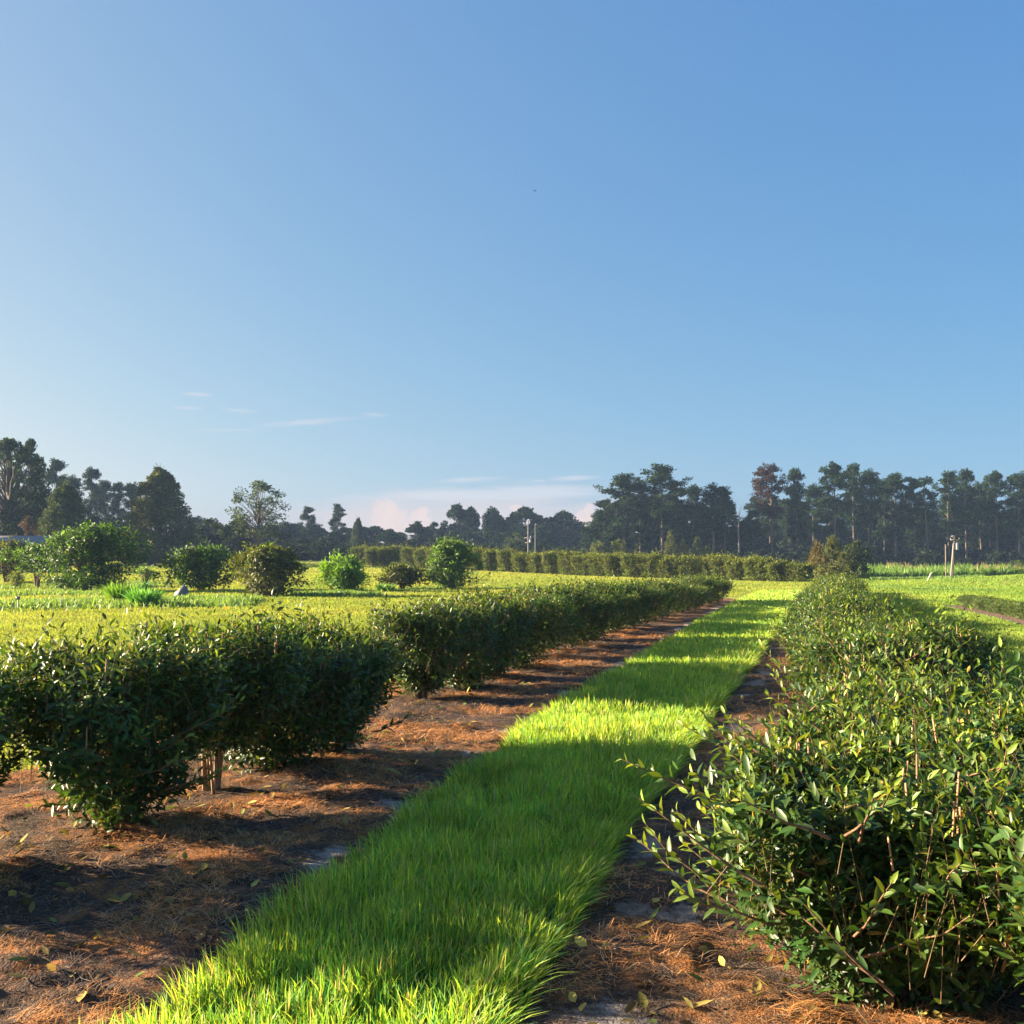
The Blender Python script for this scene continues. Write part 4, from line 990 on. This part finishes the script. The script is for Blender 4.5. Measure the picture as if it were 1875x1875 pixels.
# real clouds far away: cirrus streaks, a pale bank and two cumulus heads, placed by compass direction and elevation
tc = N.new('ShaderNodeTexCoord'); sp = N.new('ShaderNodeSeparateXYZ'); K.new(tc.outputs['Generated'], sp.inputs[0])
def math_(op, a, b=None, c=None):
    n = N.new('ShaderNodeMath'); n.operation = op
    for i, v in enumerate((a, b, c)):
        if v is None: continue
        if isinstance(v, (int, float)): n.inputs[i].default_value = v
        else: K.new(v, n.inputs[i])
    return n.outputs[0]
az = math_('ARCTAN2', sp.outputs[0], sp.outputs[1]); hz = math_('SQRT', math_('ADD', math_('POWER', sp.outputs[0], 2), math_('POWER', sp.outputs[1], 2)))
el = math_('ARCTAN2', sp.outputs[2], hz)
def noise(sx, sy, detail=6, off=0, rough=.6):
    cb = N.new('ShaderNodeCombineXYZ'); K.new(math_('MULTIPLY', az, sx), cb.inputs[0]); K.new(math_('MULTIPLY', el, sy), cb.inputs[1]); cb.inputs[2].default_value = off
    n = N.new('ShaderNodeTexNoise'); n.inputs['Scale'].default_value = 1; n.inputs['Detail'].default_value = detail; n.inputs['Roughness'].default_value = rough
    K.new(cb.outputs[0], n.inputs['Vector']); return n.outputs['Fac']
def ell(px, py, rx, ry, slope=0, nz=None, k=0, soft=1.0):
    a0 = math.atan((px - 937.5) / 1875); e0 = math.atan((1022 - py) / 1875 * math.cos(a0))
    dx = math_('DIVIDE', math_('SUBTRACT', az, a0), rx / 1875); dy = math_('SUBTRACT', math_('SUBTRACT', el, e0), math_('MULTIPLY', math_('SUBTRACT', az, a0), slope)); dy = math_('DIVIDE', dy, ry / 1875)
    r = math_('ADD', math_('POWER', math_('ABSOLUTE', dx), 2), math_('POWER', math_('ABSOLUTE', dy), 2))
    if nz is not None: r = math_('ADD', r, math_('MULTIPLY', math_('SUBTRACT', nz, .5), k))
    n = N.new('ShaderNodeMapRange'); n.inputs['From Min'].default_value = 1 + 0 * soft; n.inputs['From Max'].default_value = 1 - soft; n.interpolation_type = 'SMOOTHSTEP'; K.new(r, n.inputs['Value'])
    return n.outputs[0]
cur = None
ss = N.new('ShaderNodeSeparateXYZ'); K.new(sky.outputs[0], ss.inputs[0]); cmb = N.new('ShaderNodeCombineXYZ')   # evens out the clear sky's range, channel by channel
dp = N.new('ShaderNodeVectorMath'); dp.operation = 'DOT_PRODUCT'; K.new(tc.outputs['Generated'], dp.inputs[0]); dp.inputs[1].default_value = tuple(SUN_VEC)   # warmer glow towards the sun
for i_, (a_, g_, k_) in enumerate(((.171, .766, .645), (.270, .575, .259), (.496, .291, .036))):
    K.new(math_('MULTIPLY', math_('MULTIPLY', math_('POWER', math_('MAXIMUM', ss.outputs[i_], .001), g_), a_), math_('EXPONENT', math_('MULTIPLY', dp.outputs['Value'], k_))), cmb.inputs[i_])
cur = cmb.outputs[0]
def layer(mask, col, amt):
    global cur
    mx = N.new('ShaderNodeMix'); mx.data_type = 'RGBA'; K.new(math_('MULTIPLY', mask, amt), mx.inputs['Factor']); K.new(cur, mx.inputs['A']); mx.inputs['B'].default_value = (*col, 1); cur = mx.outputs['Result']
nst = noise(14, 150, 5, 1); nc = noise(150, 150, 8, 4, .65); nb = noise(10, 60, 5, 9)
CW = (.72, .74, .80); CP = (.84, .70, .67)
layer(ell(900, 985, 520, 110, 0, nb, 1.1, 1.0), (.74, .67, .68), .85)
layer(ell(900, 905, 300, 16, .03, nst, 2.0, 1.0), CW, .55)
for (px, py, rx, ry, sl, am) in ((357, 721, 34, 5, 0, .55), (341, 745, 38, 4, 0, .45), (437, 751, 36, 5, -.05, .35), (560, 772, 120, 7, .10, .4), (685, 757, 34, 4, -.05, .3), (410, 786, 90, 4, .02, .25), (868, 878, 85, 6, .05, .5), (1050, 875, 62, 6, .03, .5), (985, 880, 20, 3, 0, .3)):
    layer(ell(px, py, rx, ry, sl, nst, 2.4, 1.6), CW, min(.9, am * 1.6))
for (px, py, rx, ry) in ((700, 945, 22, 30), (716, 932, 12, 14), (722, 955, 26, 26), (768, 955, 20, 26), (775, 940, 10, 14), (1068, 950, 20, 18), (1079, 936, 9, 14), (1072, 968, 26, 22), (945, 930, 12, 6)):
    layer(ell(px, py, rx * 1.15, ry * 1.15, 0, nc, 2.6, .55), CP, .72)
fin = N.new('ShaderNodeVectorMath'); fin.operation = 'SCALE'; fin.inputs['Scale'].default_value = 10 / 2 ** EXPO; K.new(cur, fin.inputs[0])
K.new(fin.outputs[0], bg.inputs['Color']); K.new(bg.outputs[0], out.inputs['Surface'])

# ------------------------------------------------------------------ camera, render
cam = bpy.data.cameras.new('camera'); cam.sensor_width = 36; cam.lens = 36; cam.clip_start = .05; cam.clip_end = 5000
co = bpy.data.objects.new('camera', cam); C.objects.link(co); co.location = (0, 0, EYE); co.rotation_euler = (math.pi / 2 + PITCH, 0, 0)
sc = bpy.context.scene; sc.camera = co
sc.render.engine = 'CYCLES'
sc.cycles.use_denoising = True
try: sc.cycles.denoiser = 'OPENIMAGEDENOISE'; sc.cycles.denoising_input_passes = 'RGB_ALBEDO_NORMAL'; sc.cycles.denoising_prefilter = 'ACCURATE'
except Exception: pass
sc.cycles.max_bounces = 6; sc.cycles.diffuse_bounces = 3; sc.cycles.transmission_bounces = 4; sc.cycles.volume_bounces = 0
sc.cycles.use_adaptive_sampling = True; sc.cycles.adaptive_threshold = .015
sc.view_settings.view_transform = 'Standard'; sc.view_settings.look = 'None'; sc.view_settings.gamma = 1; sc.view_settings.exposure = EXPO
for o in list(sc.objects):
    for k_ in ('_h', '_w'):
        if k_ in o: del o[k_]
